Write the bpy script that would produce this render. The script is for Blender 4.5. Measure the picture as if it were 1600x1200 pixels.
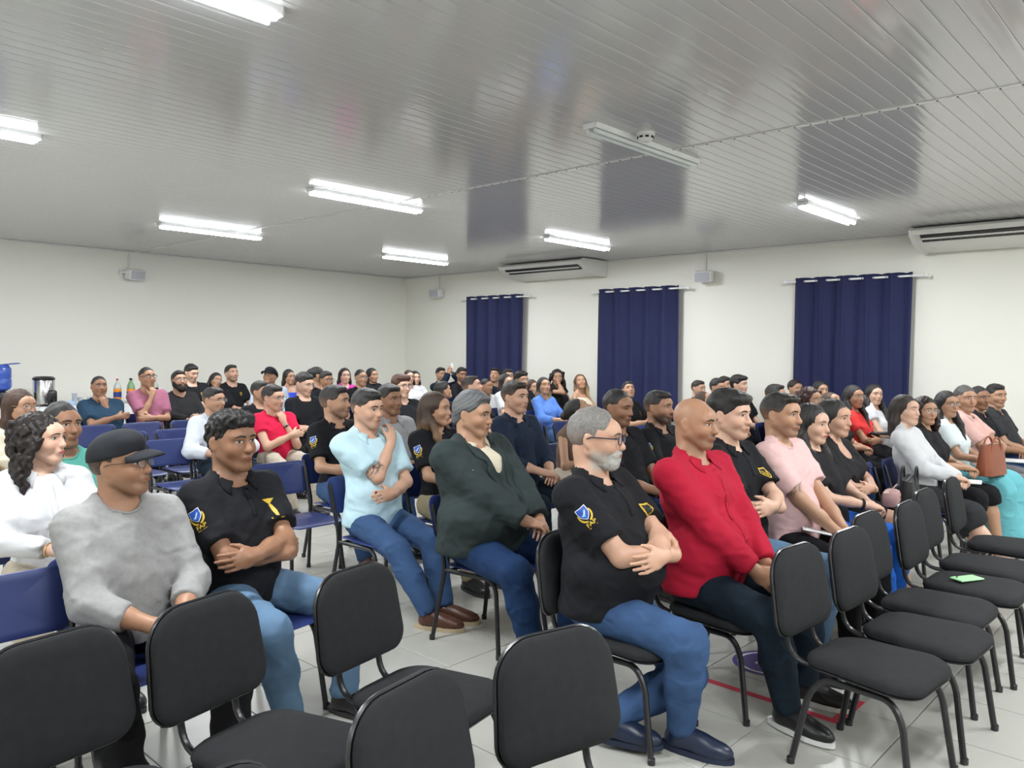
import bpy, bmesh, math, random
import numpy as np
from mathutils import Vector, Matrix
from mathutils.bvhtree import BVHTree

for o in list(bpy.data.objects): bpy.data.objects.remove(o)
SC = bpy.context.scene
COL = SC.collection

# ------------------------------------------------------------------ camera, world, exposure
CAM_H = 1.56
cam_data = bpy.data.cameras.new('camera'); cam = bpy.data.objects.new('camera', cam_data); COL.objects.link(cam)
cam_data.sensor_fit = 'HORIZONTAL'; cam_data.sensor_width = 36.0
cam_data.lens = 36.0 * 1237.0 / 1600.0
cam_data.clip_start = 0.05
cam.matrix_world = Matrix(((0.67954, 0.02253, -0.73329, 0.0),
                           (-0.73356, 0.03566, -0.67869, 0.0),
                           (0.01086, 0.99911, 0.04076, CAM_H),
                           (0, 0, 0, 1)))
# columns of the matrix above are the camera axes written in room coordinates (X towards the curtain wall, Y towards the back wall)
SC.camera = cam
w = bpy.data.worlds.new('world'); SC.world = w; w.use_nodes = True
w.node_tree.nodes['Background'].inputs[0].default_value = (0.75, 0.8, 0.85, 1)
w.node_tree.nodes['Background'].inputs[1].default_value = 0.15
SC.view_settings.view_transform = 'Standard'
try: SC.view_settings.look = 'None'
except Exception: pass
SC.view_settings.gamma = 1.0
SC.view_settings.use_curve_mapping = False
SC.view_settings.exposure = 0.04
LAMP_W = 60.0          # watts of each lit ceiling fixture

# room
WX, BY, HC = 10.29, 12.48, 3.02     # curtain wall, back wall, ceiling height
LX, FY = -3.6, -3.6                 # the walls behind the photographer
PI = math.pi

# ------------------------------------------------------------------ helpers
MATS = {}
def mat(key, col, rough=0.5, metal=0.0, bump=None, noise=None, coat=0.0, emit=None, alpha=None, spec=None, trans=None, wrinkle=None):
    """procedural principled material; bump=(scale,strength), noise=(scale,amount) mottles the colour"""
    if key in MATS: return MATS[key]
    m = bpy.data.materials.new(key); m.use_nodes = True
    nt = m.node_tree; b = nt.nodes['Principled BSDF']
    b.inputs['Base Color'].default_value = (*col, 1); b.inputs['Roughness'].default_value = rough
    b.inputs['Metallic'].default_value = metal
    if coat: b.inputs['Coat Weight'].default_value = coat
    if spec is not None: b.inputs['Specular IOR Level'].default_value = spec
    if trans: b.inputs['Transmission Weight'].default_value = trans
    if alpha is not None: b.inputs['Alpha'].default_value = alpha
    if emit: b.inputs['Emission Color'].default_value = (*emit[0], 1); b.inputs['Emission Strength'].default_value = emit[1]
    tc = nt.nodes.new('ShaderNodeTexCoord')
    if noise:
        n = nt.nodes.new('ShaderNodeTexNoise'); n.inputs['Scale'].default_value = noise[0]; n.inputs['Detail'].default_value = 4
        nt.links.new(tc.outputs['Object'], n.inputs['Vector'])
        mx = nt.nodes.new('ShaderNodeMix'); mx.data_type = 'RGBA'
        a = noise[1]
        mx.inputs[6].default_value = (*[max(0, c * (1 - a)) for c in col], 1); mx.inputs[7].default_value = (*[min(1, c * (1 + a)) for c in col], 1)
        nt.links.new(n.outputs['Fac'], mx.inputs[0]); nt.links.new(mx.outputs[2], b.inputs['Base Color'])
    if bump:
        n2 = nt.nodes.new('ShaderNodeTexNoise'); n2.inputs['Scale'].default_value = bump[0]; n2.inputs['Detail'].default_value = 3
        nt.links.new(tc.outputs['Object'], n2.inputs['Vector'])
        bp = nt.nodes.new('ShaderNodeBump'); bp.inputs['Strength'].default_value = bump[1]; bp.inputs['Distance'].default_value = 0.003
        nt.links.new(n2.outputs['Fac'], bp.inputs['Height']); nt.links.new(bp.outputs['Normal'], b.inputs['Normal'])
    if wrinkle:
        n3 = nt.nodes.new('ShaderNodeTexNoise'); n3.noise_type = 'RIDGED_MULTIFRACTAL'; n3.inputs['Scale'].default_value = wrinkle[0]; n3.inputs['Detail'].default_value = 2.0; n3.inputs['Distortion'].default_value = .7
        mp3 = nt.nodes.new('ShaderNodeMapping'); mp3.inputs['Scale'].default_value = (1.0, 1.0, 1.6); mp3.inputs['Rotation'].default_value = (.5, .35, 0)
        nt.links.new(tc.outputs['Object'], mp3.inputs['Vector']); nt.links.new(mp3.outputs['Vector'], n3.inputs['Vector'])
        b3 = nt.nodes.new('ShaderNodeBump'); b3.inputs['Strength'].default_value = wrinkle[1]; b3.inputs['Distance'].default_value = 0.02
        nt.links.new(n3.outputs['Fac'], b3.inputs['Height'])
        if bump: nt.links.new(b3.outputs['Normal'], bp.inputs['Normal'])
        else: nt.links.new(b3.outputs['Normal'], b.inputs['Normal'])
    MATS[key] = m
    return m

def attr_mat(key, rough, bump, stretch=None, spec=0.5, sss=0.0):
    """material whose own colour (skin tone, lips, stubble, hair) is stored per vertex"""
    m = bpy.data.materials.new(key); m.use_nodes = True
    nt = m.node_tree; b = nt.nodes['Principled BSDF']; b.inputs['Roughness'].default_value = rough
    b.inputs['Specular IOR Level'].default_value = spec
    a = nt.nodes.new('ShaderNodeVertexColor'); a.layer_name = 'Col'
    nt.links.new(a.outputs['Color'], b.inputs['Base Color'])
    tc = nt.nodes.new('ShaderNodeTexCoord'); mp = nt.nodes.new('ShaderNodeMapping')
    if stretch: mp.inputs['Scale'].default_value = stretch
    n = nt.nodes.new('ShaderNodeTexNoise'); n.inputs['Scale'].default_value = bump[0]; n.inputs['Detail'].default_value = 3
    nt.links.new(tc.outputs['Object'], mp.inputs['Vector']); nt.links.new(mp.outputs['Vector'], n.inputs['Vector'])
    bp = nt.nodes.new('ShaderNodeBump'); bp.inputs['Strength'].default_value = bump[1]; bp.inputs['Distance'].default_value = 0.004
    nt.links.new(n.outputs['Fac'], bp.inputs['Height']); nt.links.new(bp.outputs['Normal'], b.inputs['Normal'])
    if sss:
        b.inputs['Subsurface Weight'].default_value = sss
        b.inputs['Subsurface Radius'].default_value = (0.02, 0.008, 0.005); b.inputs['Subsurface Scale'].default_value = 0.3
    return m
SKIN = attr_mat('skin', 0.48, (180, 0.08), sss=0.0)
HAIR = attr_mat('hair', 0.42, (60, 0.9), (6, 6, 0.8), spec=0.5)
CURL = attr_mat('curly_hair', 0.5, (70, 0.9), spec=0.35)

def mobj(name, me, parent=None, loc=None):
    o = bpy.data.objects.new(name, me); COL.objects.link(o)
    if parent is not None: o.parent = parent
    if loc is not None: o.location = loc
    return o
def tag(o, label, cat, group=None, kind=None):
    if label: o['label'] = label
    if cat: o['category'] = cat
    if group: o['group'] = group
    if kind: o['kind'] = kind
    return o
def thing(name, label, cat, loc=(0, 0, 0), rz=0.0, group=None):
    o = bpy.data.objects.new(name, None); COL.objects.link(o); o.location = loc; o.rotation_euler = (0, 0, rz); o.empty_display_size = .1
    return tag(o, label, cat, group)
def struct(o): o['kind'] = 'structure'; return o

def mesh_np(name, V, Fq, mats, smooth=True, fm=None, col=None):
    me = bpy.data.meshes.new(name)
    V = np.asarray(V, np.float32); Fq = np.asarray(Fq, np.int32)
    me.vertices.add(len(V)); me.vertices.foreach_set('co', V.ravel())
    k = Fq.shape[1]
    me.loops.add(Fq.size); me.loops.foreach_set('vertex_index', Fq.ravel())
    me.polygons.add(len(Fq)); me.polygons.foreach_set('loop_start', np.arange(0, Fq.size, k, dtype=np.int32))
    for m in mats: me.materials.append(m)
    if fm is not None: me.polygons.foreach_set('material_index', np.asarray(fm, np.int32))
    me.polygons.foreach_set('use_smooth', np.full(len(Fq), smooth))
    if col is not None:
        at = me.color_attributes.new('Col', 'FLOAT_COLOR', 'POINT')
        c4 = np.ones((len(V), 4), np.float32); c4[:, :3] = col
        at.data.foreach_set('color', c4.ravel())
    me.update(calc_edges=True)
    return me

class B:
    """collects boxes, tubes and lathes into one bmesh"""
    def __init__(s): s.bm = bmesh.new()
    def box(s, c, d, rot=None, bev=0.0, seg=2):
        r = bmesh.ops.create_cube(s.bm, size=1.0); vs = r['verts']
        bmesh.ops.scale(s.bm, vec=d, verts=vs)
        if bev:
            es = list({e for v in vs for e in v.link_edges})
            q = bmesh.ops.bevel(s.bm, geom=es, offset=bev, segments=seg, affect='EDGES', profile=0.5)
            vs = list({v for f in q['faces'] for v in f.verts} | {v for v in vs if v.is_valid})
        M = Matrix.Translation(c) @ (rot.to_4x4() if rot else Matrix.Identity(4))
        bmesh.ops.transform(s.bm, matrix=M, verts=vs)
        return s
    def tube(s, pts, r, seg=8, closed=False, caps=True):
        pts = [Vector(p) for p in pts]; n = len(pts); rings = []
        rr = r if isinstance(r, (list, tuple)) else [r] * n
        up = Vector((0, 0, 1)); prev = None
        for i, p in enumerate(pts):
            a = pts[i - 1] if (i or closed) else p; b = pts[(i + 1) % n] if (i < n - 1 or closed) else p
            t = (b - a).normalized()
            if prev is None:
                x = t.cross(up)
                if x.length < 1e-3: x = t.cross(Vector((0, 1, 0)))
            else: x = prev - t * prev.dot(t)
            x.normalize(); prev = x; y = t.cross(x)
            rings.append([s.bm.verts.new(p + (x * math.cos(2 * PI * k / seg) + y * math.sin(2 * PI * k / seg)) * rr[i]) for k in range(seg)])
        for i in range(n if closed else n - 1):
            A, C = rings[i], rings[(i + 1) % n]
            for k in range(seg): s.bm.faces.new((A[k], A[(k + 1) % seg], C[(k + 1) % seg], C[k]))
        if caps and not closed: s.bm.faces.new(rings[0][::-1]); s.bm.faces.new(rings[-1])
        return s
    def lathe(s, prof, c=(0, 0, 0), seg=24):
        rings = [[s.bm.verts.new((c[0] + r * math.cos(2 * PI * k / seg), c[1] + r * math.sin(2 * PI * k / seg), c[2] + z)) for k in range(seg)] for r, z in prof]
        for A, C in zip(rings, rings[1:]):
            for k in range(seg): s.bm.faces.new((A[k], A[(k + 1) % seg], C[(k + 1) % seg], C[k]))
        s.bm.faces.new(rings[0][::-1]); s.bm.faces.new(rings[-1])
        return s
    def prism(s, poly, axis_fn, h0, h1):
        """extrude a 2-D outline; axis_fn(u,v,h)->xyz"""
        A = [s.bm.verts.new(axis_fn(u, v, h0)) for u, v in poly]; C = [s.bm.verts.new(axis_fn(u, v, h1)) for u, v in poly]
        n = len(poly)
        for k in range(n): s.bm.faces.new((A[k], A[(k + 1) % n], C[(k + 1) % n], C[k]))
        s.bm.faces.new(A[::-1]); s.bm.faces.new(C)
        return s
    def mesh(s, name, m, smooth=True, angle=40):
        bmesh.ops.recalc_face_normals(s.bm, faces=s.bm.faces)
        me = bpy.data.meshes.new(name); s.bm.to_mesh(me); s.bm.free()
        for q in (m if isinstance(m, (list, tuple)) else [m]): me.materials.append(q)
        if smooth:
            me.polygons.foreach_set('use_smooth', np.ones(len(me.polygons), bool))
            try: me.set_sharp_from_angle(angle=math.radians(angle))
            except Exception: pass
        return me
    def obj(s, name, m, parent=None, loc=None, smooth=True, angle=40): return mobj(name, s.mesh(name, m, smooth, angle), parent, loc)

def copy_tree(o, parent=None):
    c = o.copy(); COL.objects.link(c)
    if parent is not None: c.parent = parent
    for ch in list(o.children): copy_tree(ch, c)
    return c

# ------------------------------------------------------------------ room shell
M_WALL = mat('wall_paint', (0.83, 0.825, 0.755), 0.6, bump=(60, 0.03), noise=(0.7, 0.02))
M_PVC = mat('pvc_plank', (0.57, 0.57, 0.57), 0.11, bump=(3, 0.012), noise=(0.4, 0.03), spec=0.55)
M_PVCJ = mat('pvc_joint', (0.72, 0.72, 0.71), 0.3)
M_GAP = mat('ceiling_void', (0.75, 0.75, 0.74), 0.8)
M_TILE = mat('floor_tile', (0.45, 0.45, 0.41), 0.28, noise=(2.2, 0.07), bump=(4, 0.03))
M_GROUT = mat('grout', (0.30, 0.30, 0.28), 0.8)
M_WHITE = mat('white_plastic', (0.80, 0.81, 0.80), 0.35)
M_DARK = mat('dark_recess', (0.012, 0.012, 0.013), 0.5)
M_BLACKM = mat('black_metal', (0.012, 0.012, 0.014), 0.3)
M_STEEL = mat('steel', (0.6, 0.6, 0.62), 0.18, metal=1.0)

floor = struct(B().box(((LX + WX) / 2, (FY + BY) / 2, -0.056), (WX - LX, BY - FY, 0.10)).obj('floor', M_GROUT))
struct(B().box(((LX + WX) / 2, BY + 0.1, HC / 2), (WX - LX + .4, 0.2, HC + .3)).obj('wall_back', M_WALL))
struct(B().box((WX + 0.1, (FY + BY) / 2, HC / 2), (0.2, BY - FY, HC + .3)).obj('wall_right', M_WALL))
struct(B().box((LX - 0.1, (FY + BY) / 2, HC / 2), (0.2, BY - FY, HC + .3)).obj('wall_left', M_WALL))
struct(B().box(((LX + WX) / 2, FY - 0.1, HC / 2), (WX - LX + .4, 0.2, HC + .3)).obj('wall_front', M_WALL))
ceiling = struct(B().box(((LX + WX) / 2, (FY + BY) / 2, HC + 0.09), (WX - LX, BY - FY, 0.12)).obj('ceiling', M_GAP))

# ceiling planks: two lengths meeting at the joint strip, each a board with a shallow centre groove and rounded edges
PW, JX = 0.104, 4.985
def plank_mesh(L, name):
    z0, z1 = 0.0, 0.03; prof = [(-PW / 2 + .0009, z1), (-PW / 2 + .0009, .0030), (-PW / 2 + .004, .0004), (-PW / 2 + .02, -.0003), (-.012, 0.0003), (.012, 0.0003), (PW / 2 - .02, -.0003), (PW / 2 - .004, .0004), (PW / 2 - .0009, .0030), (PW / 2 - .0009, z1)]
    return B().prism(prof, lambda u, v, h_: (h_, u, v), 0, L).mesh(name, M_PVC, True, 30)
pl_a, pl_b = plank_mesh(JX + 0.9, 'plank_long'), plank_mesh(WX - JX - .004, 'plank_short')
ny = int((BY - 0.25) / PW)
for i in range(ny):
    y = BY - 0.004 - PW * (i + .5)
    for me, x0 in ((pl_a, -0.9), (pl_b, JX + .002)):
        if y < 0.42 and x0 < 0: continue
        mobj('plank', me, ceiling, (x0, y, HC))
B().box(((JX + LX) / 2, (FY + 0.37) / 2, HC + .013), (JX - LX, 0.37 - FY, .03)).obj('plank_field', M_PVC, ceiling)['kind'] = 'stuff'
B().box(((LX - .9) / 2, (BY + .37) / 2, HC + .013), (-.9 - LX, BY - .37, .03)).obj('plank_field', M_PVC, ceiling)['kind'] = 'stuff'
B().box(((JX + WX) / 2, (FY + .25) / 2, HC + .013), (WX - JX, .25 - FY, .03)).obj('plank_field', M_PVC, ceiling)['kind'] = 'stuff'
js = B().box((JX, (BY + FY) / 2, HC - .003), (0.036, BY - FY, .006), bev=.002).obj('joint_strip', M_PVCJ, ceiling)
sb = B().lathe([(.006, 0), (.006, -.0025), (.003, -.004)], seg=8).mesh('screw', M_DARK)
for i in range(0, 62):
    mobj('screw', sb, js, (JX, 0.30 + PW * i, HC - .006))
struct(B().box(((LX + WX) / 2, BY - .012, HC - .013), (WX - LX, .024, .026), bev=.006).obj('trim_1', M_PVCJ))
struct(B().box((WX - .012, (FY + BY) / 2, HC - .013), (.024, BY - FY, .026), bev=.006).obj('trim_2', M_PVCJ))

# floor tiles
TS = 0.4625; GX, GY = 2.168, 0.987
tile = B().box((0, 0, 0), (TS - .005, TS - .005, .012), bev=.0012, seg=1).mesh('tile', M_TILE, False)
cells = []
for i in range(-12, 18):
    for j in range(-10, 25):
        x, y = GX + TS * (i + .5), GY + TS * (j + .5)
        if LX < x - TS / 2 and x + TS / 2 < WX and FY < y - TS / 2 and y + TS / 2 < BY: cells.append((x, y))
def vis(c):
    zc = .7333 * c[0] + .6787 * c[1]; xc = .6795 * c[0] - .7336 * c[1]
    return zc > .6 and abs(xc / zc) < .78 and 1.56 / zc < .66
near = sorted([c for c in cells if vis(c)], key=lambda c: c[0] ** 2 + c[1] ** 2)[:290]
ns = set(near)
for x, y in near: mobj('tile', tile, floor, (x, y, -.006))
rb = B()
for x, y in cells:
    if (x, y) not in ns: rb.box((x, y, -.006), (TS - .005, TS - .005, .012))
rb.obj('tile_field', M_TILE, floor, smooth=False)['kind'] = 'stuff'

# red floor tape with a corner, violet floor sticker
M_TAPE = mat('red_tape', (0.62, 0.05, 0.09), 0.5)
tp = B().prism([(3.36, 1.95), (3.40, 1.95), (3.40, 1.25), (3.66, 1.25), (3.66, 1.20), (3.36, 1.20)], lambda u, v, h_: (u, v, h_), 0.0003, .0012).obj('floor_tape', M_TAPE, smooth=False)
tag(tp, 'red adhesive tape marking a corner on the pale tiled floor', 'floor tape')
st = B().lathe([(.17, 0.0003), (.17, .0012)], (3.78, 1.72, 0), 36).obj('floor_sticker', mat('violet_vinyl', (0.07, 0.04, 0.22), .4), smooth=False)
B().lathe([(.145, .0012), (.145, .0016)], (3.78, 1.72, 0), 36).obj('inner_ring', mat('sticker_white', (.75, .75, .8), .4), st, smooth=False)
B().lathe([(.13, .0016), (.13, .0020)], (3.78, 1.72, 0), 36).obj('inner_disc', MATS['violet_vinyl'], st, smooth=False)
B().box((3.72, 1.69, .0022), (.06, .035, .0006)).box((3.76, 1.75, .0022), (.05, .03, .0006)).obj('printed_shoe_prints', MATS['sticker_white'], st, smooth=False)
tag(st, 'round violet floor sticker with white ring beside the red tape', 'sticker')

# ------------------------------------------------------------------ ceiling fixtures
M_TUBE = mat('lit_tube', (1, 1, 1), .4, emit=((0.93, 0.97, 1.0), 22.0))
M_TUBE_OFF = mat('unlit_tube', (0.78, 0.82, 0.82), .3)
M_FIX = mat('fixture_white', (0.78, 0.79, 0.80), .25)
def fixture(x, y, lit, label):
    t = thing('ceiling_light', label, 'light', (x, y, HC), 0, 'tube light fixtures on the ceiling')
    L = 1.30
    B().prism([(-.06, 0), (-.045, -.030), (.045, -.030), (.06, 0)], lambda u, v, h_: (h_, u, v), -L / 2, L / 2).obj('housing', M_FIX, t, smooth=False)
    for s in (-1, 1):
        B().box((s * (L / 2 + .006), 0, -.018), (.014, .09, .036), bev=.004).obj('end_cap', M_FIX, t)
        B().tube([(-L / 2 + .02, s * .032, -.046), (L / 2 - .02, s * .032, -.046)], .014, 10).obj('tube', M_TUBE if lit else M_TUBE_OFF, t)
    if lit:
        ld = bpy.data.lights.new('tube_glow', 'AREA'); ld.shape = 'RECTANGLE'; ld.size = 1.22; ld.size_y = .12; ld.energy = LAMP_W; ld.color = (0.96, 0.98, 1.0)
        lo = bpy.data.objects.new('tube_glow', ld); COL.objects.link(lo); lo.parent = t; lo.location = (0, 0, -.068)
lamps = [(1.2, 3.12, 1, 'lit tube light at the top edge of the picture'), (1.18, 6.18, 1, 'lit tube light at the left edge of the picture'),
         (4.70, 6.26, 1, 'lit tube light over the middle of the hall crossing the ceiling joint'), (4.68, 9.38, 1, 'lit tube light nearest the back wall left of centre'),
         (8.18, 9.66, 1, 'lit tube light nearest the room corner'), (8.28, 6.50, 1, 'lit tube light in front of the far air conditioner'),
         (8.12, 3.16, 1, 'lit tube light on the right above the large curtain'), (4.72, 3.12, 0, 'unlit tube light fixture beside the smoke detector'),
         (1.18, 9.4, 1, 'lit tube light over the back left of the hall'), (1.2, 0.0, 1, 'lit tube light over the photographer'), (4.7, 0.0, 1, 'lit tube light over the empty front chairs'),
         (8.2, 0.0, 1, 'lit tube light right of the photographer'), (-2.3, 3.1, 1, 'lit tube light at the left wall, front'), (-2.3, 6.2, 1, 'lit tube light at the left wall, middle'), (1.2, -2.6, 1, 'lit tube light behind the photographer'), (4.7, -2.6, 1, 'lit tube light at the front wall')]
for l in lamps: fixture(*l)
t = thing('smoke_detector', 'small round white smoke detector beside the unlit tube light', 'smoke detector', (4.50, 2.98, HC))
B().lathe([(.062, 0), (.062, -.012), (.055, -.016)], seg=28).obj('base', M_WHITE, t)
B().lathe([(.052, -.016), (.05, -.04), (.038, -.052), (.02, -.055)], seg=28).obj('head', M_WHITE, t)
for k in range(8):
    a = k * PI / 4
    B().box((.05 * math.cos(a), .05 * math.sin(a), -.030), (.012, .022, .013), Matrix.Rotation(a, 3, 'Z')).obj('vent_slot', M_DARK, t)

# ------------------------------------------------------------------ curtains on rods
def cloth_mat(key, col, rough=.85, bump=(220, .15), noise=(6, .12), wrinkle=None): return mat(key, col, rough, bump=bump, noise=noise, spec=.25, wrinkle=wrinkle)
M_NAVY = cloth_mat('navy_curtain', (0.022, 0.027, 0.085), .75, (300, .1), (3, .1))
M_ROD = mat('rod_white', (.85, .86, .86), .3)
def curtain(y0, y1, seed, folds, la, lb):
    random.seed(seed)
    xr = WX - .11; zr = 2.515; top = 2.56; bot = 0.55
    r = thing('curtain_rod', lb, 'curtain rod', (xr, (y0 + y1) / 2, zr), 0, 'white curtain rods')
    B().tube([(0, y0 - .15 - (y0 + y1) / 2, 0), (0, y1 + .12 - (y0 + y1) / 2, 0)], .014, 12).obj('rod', M_ROD, r)
    for yy in (y0 - .16, y1 + .13):
        B().lathe([(.018, -.018), (.022, 0), (.018, .018)], (0, yy - (y0 + y1) / 2, 0), 12).obj('finial', M_ROD, r)
        B().tube([(0, yy + (.04 if yy < y0 else -.04) - (y0 + y1) / 2, 0), (.11, yy + (.04 if yy < y0 else -.04) - (y0 + y1) / 2, 0)], .009, 8).obj('bracket', M_ROD, r)
    nz, nu = 26, folds * 14
    ph = [random.uniform(-.5, .5) for _ in range(folds + 2)]
    V = []; F = []
    for j in range(nz + 1):
        fz = j / nz; z = top + (bot - top) * fz
        for i in range(nu + 1):
            u = i / nu; a = u * folds * 2 * PI
            k = min(folds, int(u * folds)); 
            amp = (.056 + .02 * ph[k]) * (1 - .25 * fz + .3 * fz * math.sin(k * 1.7 + seed))
            yy = y0 + (y1 - y0) * u + .018 * math.sin(2 * a + ph[k]) + .02 * fz * math.sin(u * 9 + seed)
            xx = amp * math.sin(a + .5 * ph[k] * fz) + .012 * math.sin(3 * a + seed + 2 * fz) * fz
            V.append((xr + xx, yy, z + (.004 * math.cos(2 * a) if j == 0 else 0)))
    for j in range(nz):
        for i in range(nu):
            a = j * (nu + 1) + i; F.append((a, a + 1, a + nu + 2, a + nu + 1))
    c = thing('curtain', la, 'curtain', (0, 0, 0), 0, 'navy eyelet curtains')
    me = mesh_np('curtain_panel', V, F, [M_NAVY]); o = mobj('panel', me, c)
    md = o.modifiers.new('thick', 'SOLIDIFY'); md.thickness = .004
    for k in range(folds * 2):
        u = (k + .5) / (folds * 2) if False else (k * .5 + .0) / folds + .001
        yy = y0 + (y1 - y0) * u
        bm = B(); bm.tube([(xr + .022 * math.sin(q * PI / 5), yy, zr + .022 * math.cos(q * PI / 5)) for q in range(10)], .004, 6, closed=True)
        bm.obj('eyelet_ring', M_STEEL, c)
curtain(2.95, 4.38, 3, 5, 'widest navy blue eyelet curtain, nearest, on the right', 'white rod carrying the widest navy curtain on the right')
curtain(6.12, 7.56, 5, 5, 'middle navy blue eyelet curtain of the three', 'white rod carrying the middle navy curtain')
curtain(9.19, 10.60, 8, 5, 'narrowest navy blue eyelet curtain, farthest, near the room corner', 'white rod carrying the navy curtain near the corner')

# ------------------------------------------------------------------ air conditioners (floor-ceiling type hung under the ceiling)
M_AC = mat('ac_white', (0.76, 0.76, 0.72), .35)
def air_con(yc, L, label):
    t = thing('air_conditioner', label, 'air conditioner', (WX, yc, HC))
    # profile in x (distance from wall, towards the room) and z
    prof = [(0.02, -.02), (.62, -.02), (.66, -.05), (.64, -.10), (.40, -.215), (.22, -.245), (.02, -.245)]
    B().prism(prof, lambda u, v, h_: (-u, h_, v), -L / 2 + .03, L / 2 - .03).obj('body', M_AC, t, smooth=True, angle=30)
    prof2 = [(0.01, -.012), (.63, -.012), (.68, -.045), (.66, -.11), (.41, -.228), (.22, -.258), (.01, -.258)]
    for s in (-1, 1):
        B().prism(prof2, lambda u, v, h_: (-u, h_, v), s * L / 2 - s * .03, s * L / 2).obj('end_panel', M_AC, t, angle=30)
    dirv = Vector((-.24, 0, .115)).normalized(); nrm = Vector((-.43, 0, -.9)).normalized()
    R = Matrix((( dirv.x, 0, nrm.x), (0, 1, 0), (dirv.z, 0, nrm.z)))
    c = Vector((-.575, 0, -.135))
    B().box(c + nrm * .003, (.135, L - .22, .012), R).obj('outlet_recess', M_DARK, t, smooth=False)
    for k in (0,):
        B().box(c + dirv * .004 + nrm * .013, (.024, L - .23, .004), R @ Matrix.Rotation(.3, 3, 'Y'), bev=.0015).obj('louvre', M_AC, t)
    for k in range(14):
        B().box(c + Vector((0, -L / 2 + .2 + k * (L - .4) / 13, 0)) + nrm * .010, (.09, .006, .006), R).obj('vane', mat('vane_grey', (.10, .10, .10), .5), t, smooth=False)
    B().box((-.30, -L / 2 + .22, -.236), (.02, .07, .006)).obj('display', mat('ac_display', (.85, .9, .9), .3), t)
    B().box((-.34, L / 2 - .18, -.222), (.012, .05, .006), Matrix.Rotation(-.3, 3, 'Y')).obj('name_plate', mat('plate_grey', (.25, .25, .25), .4), t)
    B().tube([(-.20, 0.1, -.26), (-.20, .13, -.248)], .01, 6).obj('clip', M_AC, t)
    for s in (-1, 1):
        B().box((-.30, s * (L / 2 + .012), -.03), (.5, .02, .03)).obj('bracket', M_AC, t)
air_con(8.36, 1.75, 'white ceiling mounted air conditioner above the far curtains')
air_con(1.98, 1.72, 'white ceiling mounted air conditioner cut by the right edge')

# ------------------------------------------------------------------ wall speakers
M_GRILL = mat('speaker_grille', (0.50, 0.51, 0.56), .7, bump=(500, .4))
M_SPK = mat('speaker_white', (.80, .80, .81), .4)
def speaker(x, y, z, rz, label, wallvec):
    t = thing('wall_speaker', label, 'speaker', (x, y, z), rz, 'small white wall speakers')
    R = Matrix.Rotation(math.radians(10), 3, 'X')
    B().box((0, -.14, 0), (.25, .15, .155), R, bev=.016, seg=3).obj('cabinet', M_SPK, t)
    B().box(R @ Vector((0, -.076, 0)) + Vector((0, -.14, 0)), (.215, .012, .125), R, bev=.005).obj('grille', M_GRILL, t)
    B().tube([(-.115, -.12, .03), (-.15, -.09, .03), (-.15, -.005, .03)], .016, 8).obj('mount_arm', M_SPK, t)
    B().box((-.14, -.008, .03), (.06, .012, .09), bev=.004).obj('wall_plate', M_SPK, t)
    B().box((-.03, -.008, (HC - z) / 2 + .05), (.018, .014, HC - z - .10)).obj('cable_duct', M_PVCJ, t, smooth=False)
speaker(4.92, BY, 2.66, math.radians(8), 'small white speaker on the left back wall', None)
speaker(WX, 5.72, 2.66, math.radians(-90 + 8), 'small white speaker between the middle and the widest curtain', None)
speaker(WX, 11.42, 2.66, math.radians(-90 + 8), 'small white speaker in the room corner left of the curtains', None)

# ------------------------------------------------------------------ chairs
M_FAB = cloth_mat('black_upholstery', (0.020, 0.021, 0.023), .9, (900, .35), (30, .25))
M_TRIM = mat('black_plastic_trim', (0.02, 0.02, 0.022), .25)
M_BLUE = mat('blue_plastic', (0.022, 0.038, 0.150), .38, noise=(5, .08))
def arc(p0, p1, p2, n=6):
    p0, p1, p2 = Vector(p0), Vector(p1), Vector(p2)
    return [p0 * (1 - t) ** 2 + p1 * 2 * t * (1 - t) + p2 * t * t for t in [k / n for k in range(n + 1)]]
def outline(hw_top, hw_bot, h, rt, rb_, n=7):
    """rounded trapezium outline (u, v) with large top radii"""
    pts = []
    cs = [(hw_bot - rb_, rb_, rb_, -90), (hw_top - rt, h - rt, rt, 0), (-hw_top + rt, h - rt, rt, 90), (-hw_bot + rb_, rb_, rb_, 180)]
    for cx, cy, r, a0 in cs:
        for k in range(n + 1):
            a = math.radians(a0 + 90 * k / n); pts.append((cx + r * math.cos(a), cy + r * math.sin(a)))
    return pts
def cushion(poly, fn, t0, t1, puff, rings=4):
    """solid pad from an outline: layers inset towards both faces; fn(u,v,d)->xyz"""
    bm = bmesh.new(); c = np.mean(np.array(poly), 0); layers = []
    prof = [(1.0 - .10, t0), (1.0 - .02, t0 + (t1 - t0) * .15), (1.0, t0 + (t1 - t0) * .45), (.985, t0 + (t1 - t0) * .75), (.93, t1), (.75, t1 + puff * .55), (.4, t1 + puff * .9)]
    for s, d in prof: layers.append([bm.verts.new(fn(c[0] + (u - c[0]) * s, c[1] + (v - c[1]) * s, d)) for u, v in poly])
    n = len(poly)
    for A, C in zip(layers, layers[1:]):
        for k in range(n): bm.faces.new((A[k], A[(k + 1) % n], C[(k + 1) % n], C[k]))
    bm.faces.new(layers[0][::-1])
    ctr = bm.verts.new(fn(c[0], c[1], t1 + puff))
    for k in range(n): bm.faces.new((layers[-1][k], layers[-1][(k + 1) % n], ctr))
    b = B(); b.bm.free(); b.bm = bm
    return b
SEAT_Z = 0.425
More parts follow.
